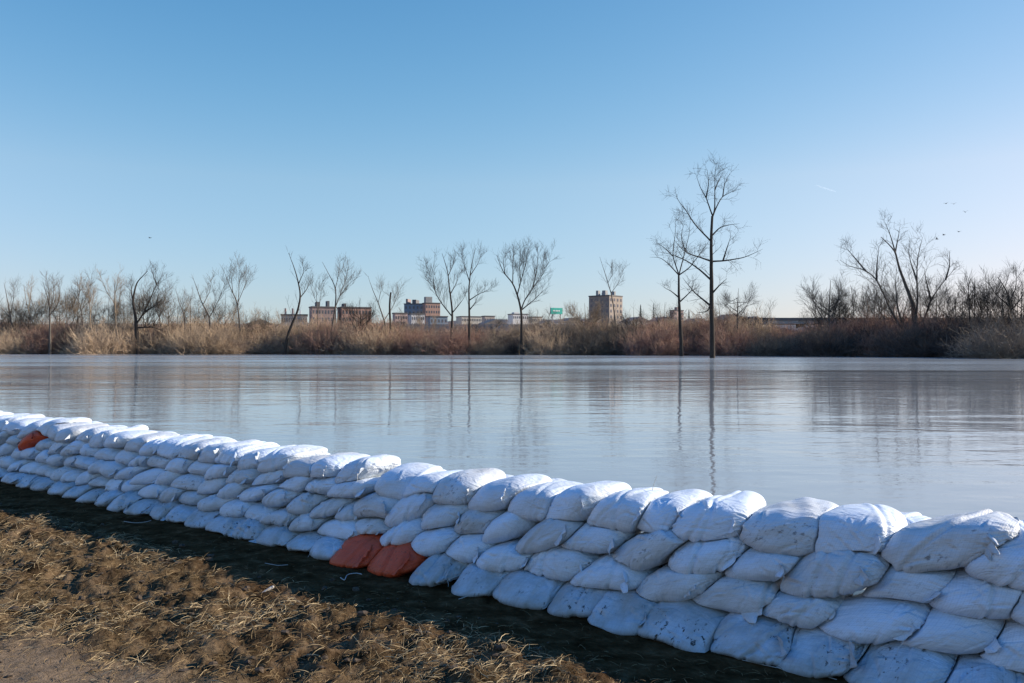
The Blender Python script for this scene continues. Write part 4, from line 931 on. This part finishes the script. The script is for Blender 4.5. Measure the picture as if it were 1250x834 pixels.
ic = [(0, 0, 1), (0.9, 0, 0.4), (0.28, 0.85, 0.4), (-0.72, 0.53, 0.4), (-0.72, -0.53, 0.4), (0.28, -0.85, 0.4), (0.72, 0.53, -0.4), (-0.28, 0.85, -0.4), (-0.9, 0, -0.4), (-0.28, -0.85, -0.4), (0.72, -0.53, -0.4), (0, 0, -1)]
fc = [(0, 1, 2), (0, 2, 3), (0, 3, 4), (0, 4, 5), (0, 5, 1), (1, 6, 2), (2, 7, 3), (3, 8, 4), (4, 9, 5), (5, 10, 1), (6, 7, 2), (7, 8, 3), (8, 9, 4), (9, 10, 5), (10, 6, 1), (11, 7, 6), (11, 8, 7), (11, 9, 8), (11, 10, 9), (11, 6, 10)]
ic = np.array(ic); fc = np.array(fc)
X = r.uniform(-6.5, 2.8, 9000); Yy = r.uniform(3, 8.5, 9000); s, qq = w2wall(X, Yy); dn = fbm(X*1.9, Yy*1.9, 71, 3)
kp = (-qq > 0.35) & (r.uniform(0, 1, 9000) < 0.15+1.2*clodmask(X, Yy)*sstep(0.4, 0.65, dn)); X = X[kp]; Yy = Yy[kp]; Z = ground_z(X, Yy)
for x, y, z in zip(X, Yy, Z):
    sz = 0.005+0.022*r.uniform(0, 1)**4; q.add(ic*r.uniform(0.6, 1.25, (12, 1))*np.array([sz*1.2, sz, sz*0.7])+np.array([x, y, z+sz*0.3]), fc)
V = np.vstack(q.V); Q = np.vstack(q.Q); tag(mobj('soil_crumbs', mesh_np('soil_crumbs', V, Q, m, False)), 'loose crumbs and clods of dark soil on the foreground', 'soil', None, 'stuff')
# strings, stick
def ground_at(px, py):
    Y = (CH)*F/(py-YH)
    for _ in range(6):
        x = (px-625)/F*Y; z = float(ground_z(np.array([x]), np.array([Y]))[0]); Y = (CH-z)*F/(py-YH)
    return (px-625)/F*Y, Y, z
def thread(name, label, cat, pts, rad, mat, lift=0.006, z=None):
    P = np.array([ground_at(*p) for p in pts]); P[:, 2] += lift
    if z: P[:, 2] += np.array(z)
    b0 = P[0].copy(); Pn, L = smoothpoly(P-b0, 16); q = MB(); q.tube(Pn, rad, 6, False); tag(q.build(name, mat, None, tuple(b0), True), label, cat)
thread('string', 'white string curled on the ground left of the orange sandbags', 'string', [(416, 706), (421, 710), (424, 702), (436, 700), (442, 702)], 0.0028, strm, 0.008)
thread('string', 'thin white string lying on the shaded soil at far left', 'string', [(152, 637), (165, 639), (178, 638), (185, 636)], 0.0022, strm)
thread('string', 'thin pale string on the shaded soil before the white bottom bags', 'string', [(324, 688), (340, 691), (352, 690)], 0.0018, strm)
thread('string', 'loose white string trailing from the wall foot right of the orange sandbags', 'string', [(560, 732), (572, 728), (580, 722), (588, 719)], 0.0022, strm)
thread('string', 'thin pale cord along the foot of the wall at lower right', 'string', [(905, 806), (930, 812), (960, 818), (1000, 824), (1020, 830)], 0.0018, strm)
M['stick'] = simple('bleached_wood', (0.52, 0.47, 0.40), 0.8, 0.2, 8)
x, y, z = ground_at(318, 728); x2, y2, z2 = ground_at(332, 722)
q = MB(); P = np.array([(0, 0, 0.0), (0.035, 0.02, 0.022), (0.07, 0.045, 0.04)]); Pn, L = smoothpoly(P, 6); q.tube(Pn, [0.007, 0.009, 0.010, 0.010, 0.011, 0.009], 6, False); q.tube([Pn[-1], Pn[-1]+(0.004, 0.003, 0.002)], [0.009, 0.002], 6, False)
tag(q.build('wood_stick', M['stick'], None, (x, y, z+0.01), True), 'short bleached stick poking up at the shadow edge', 'stick')
# pale grass stem standing behind the wall
s = s_of_px(724); xx, yy = wall2w(s-0.15, 0.42); q = MB(); P = np.array([(0, 0, 0), (0.004, 0, 0.06), (0.018, 0, 0.12), (0.035, 0, 0.16)]); q.tube(smoothpoly(P, 8)[0], np.linspace(0.003, 0.0012, 8), 5, False)
tag(q.build('grass_stem', strawmat('pale_stem', (0.6, 0.55, 0.45), (0.62, 0.57, 0.47)), None, (xx, yy, 0.62), True), 'thin pale stem sticking up over the middle of the wall', 'stem')
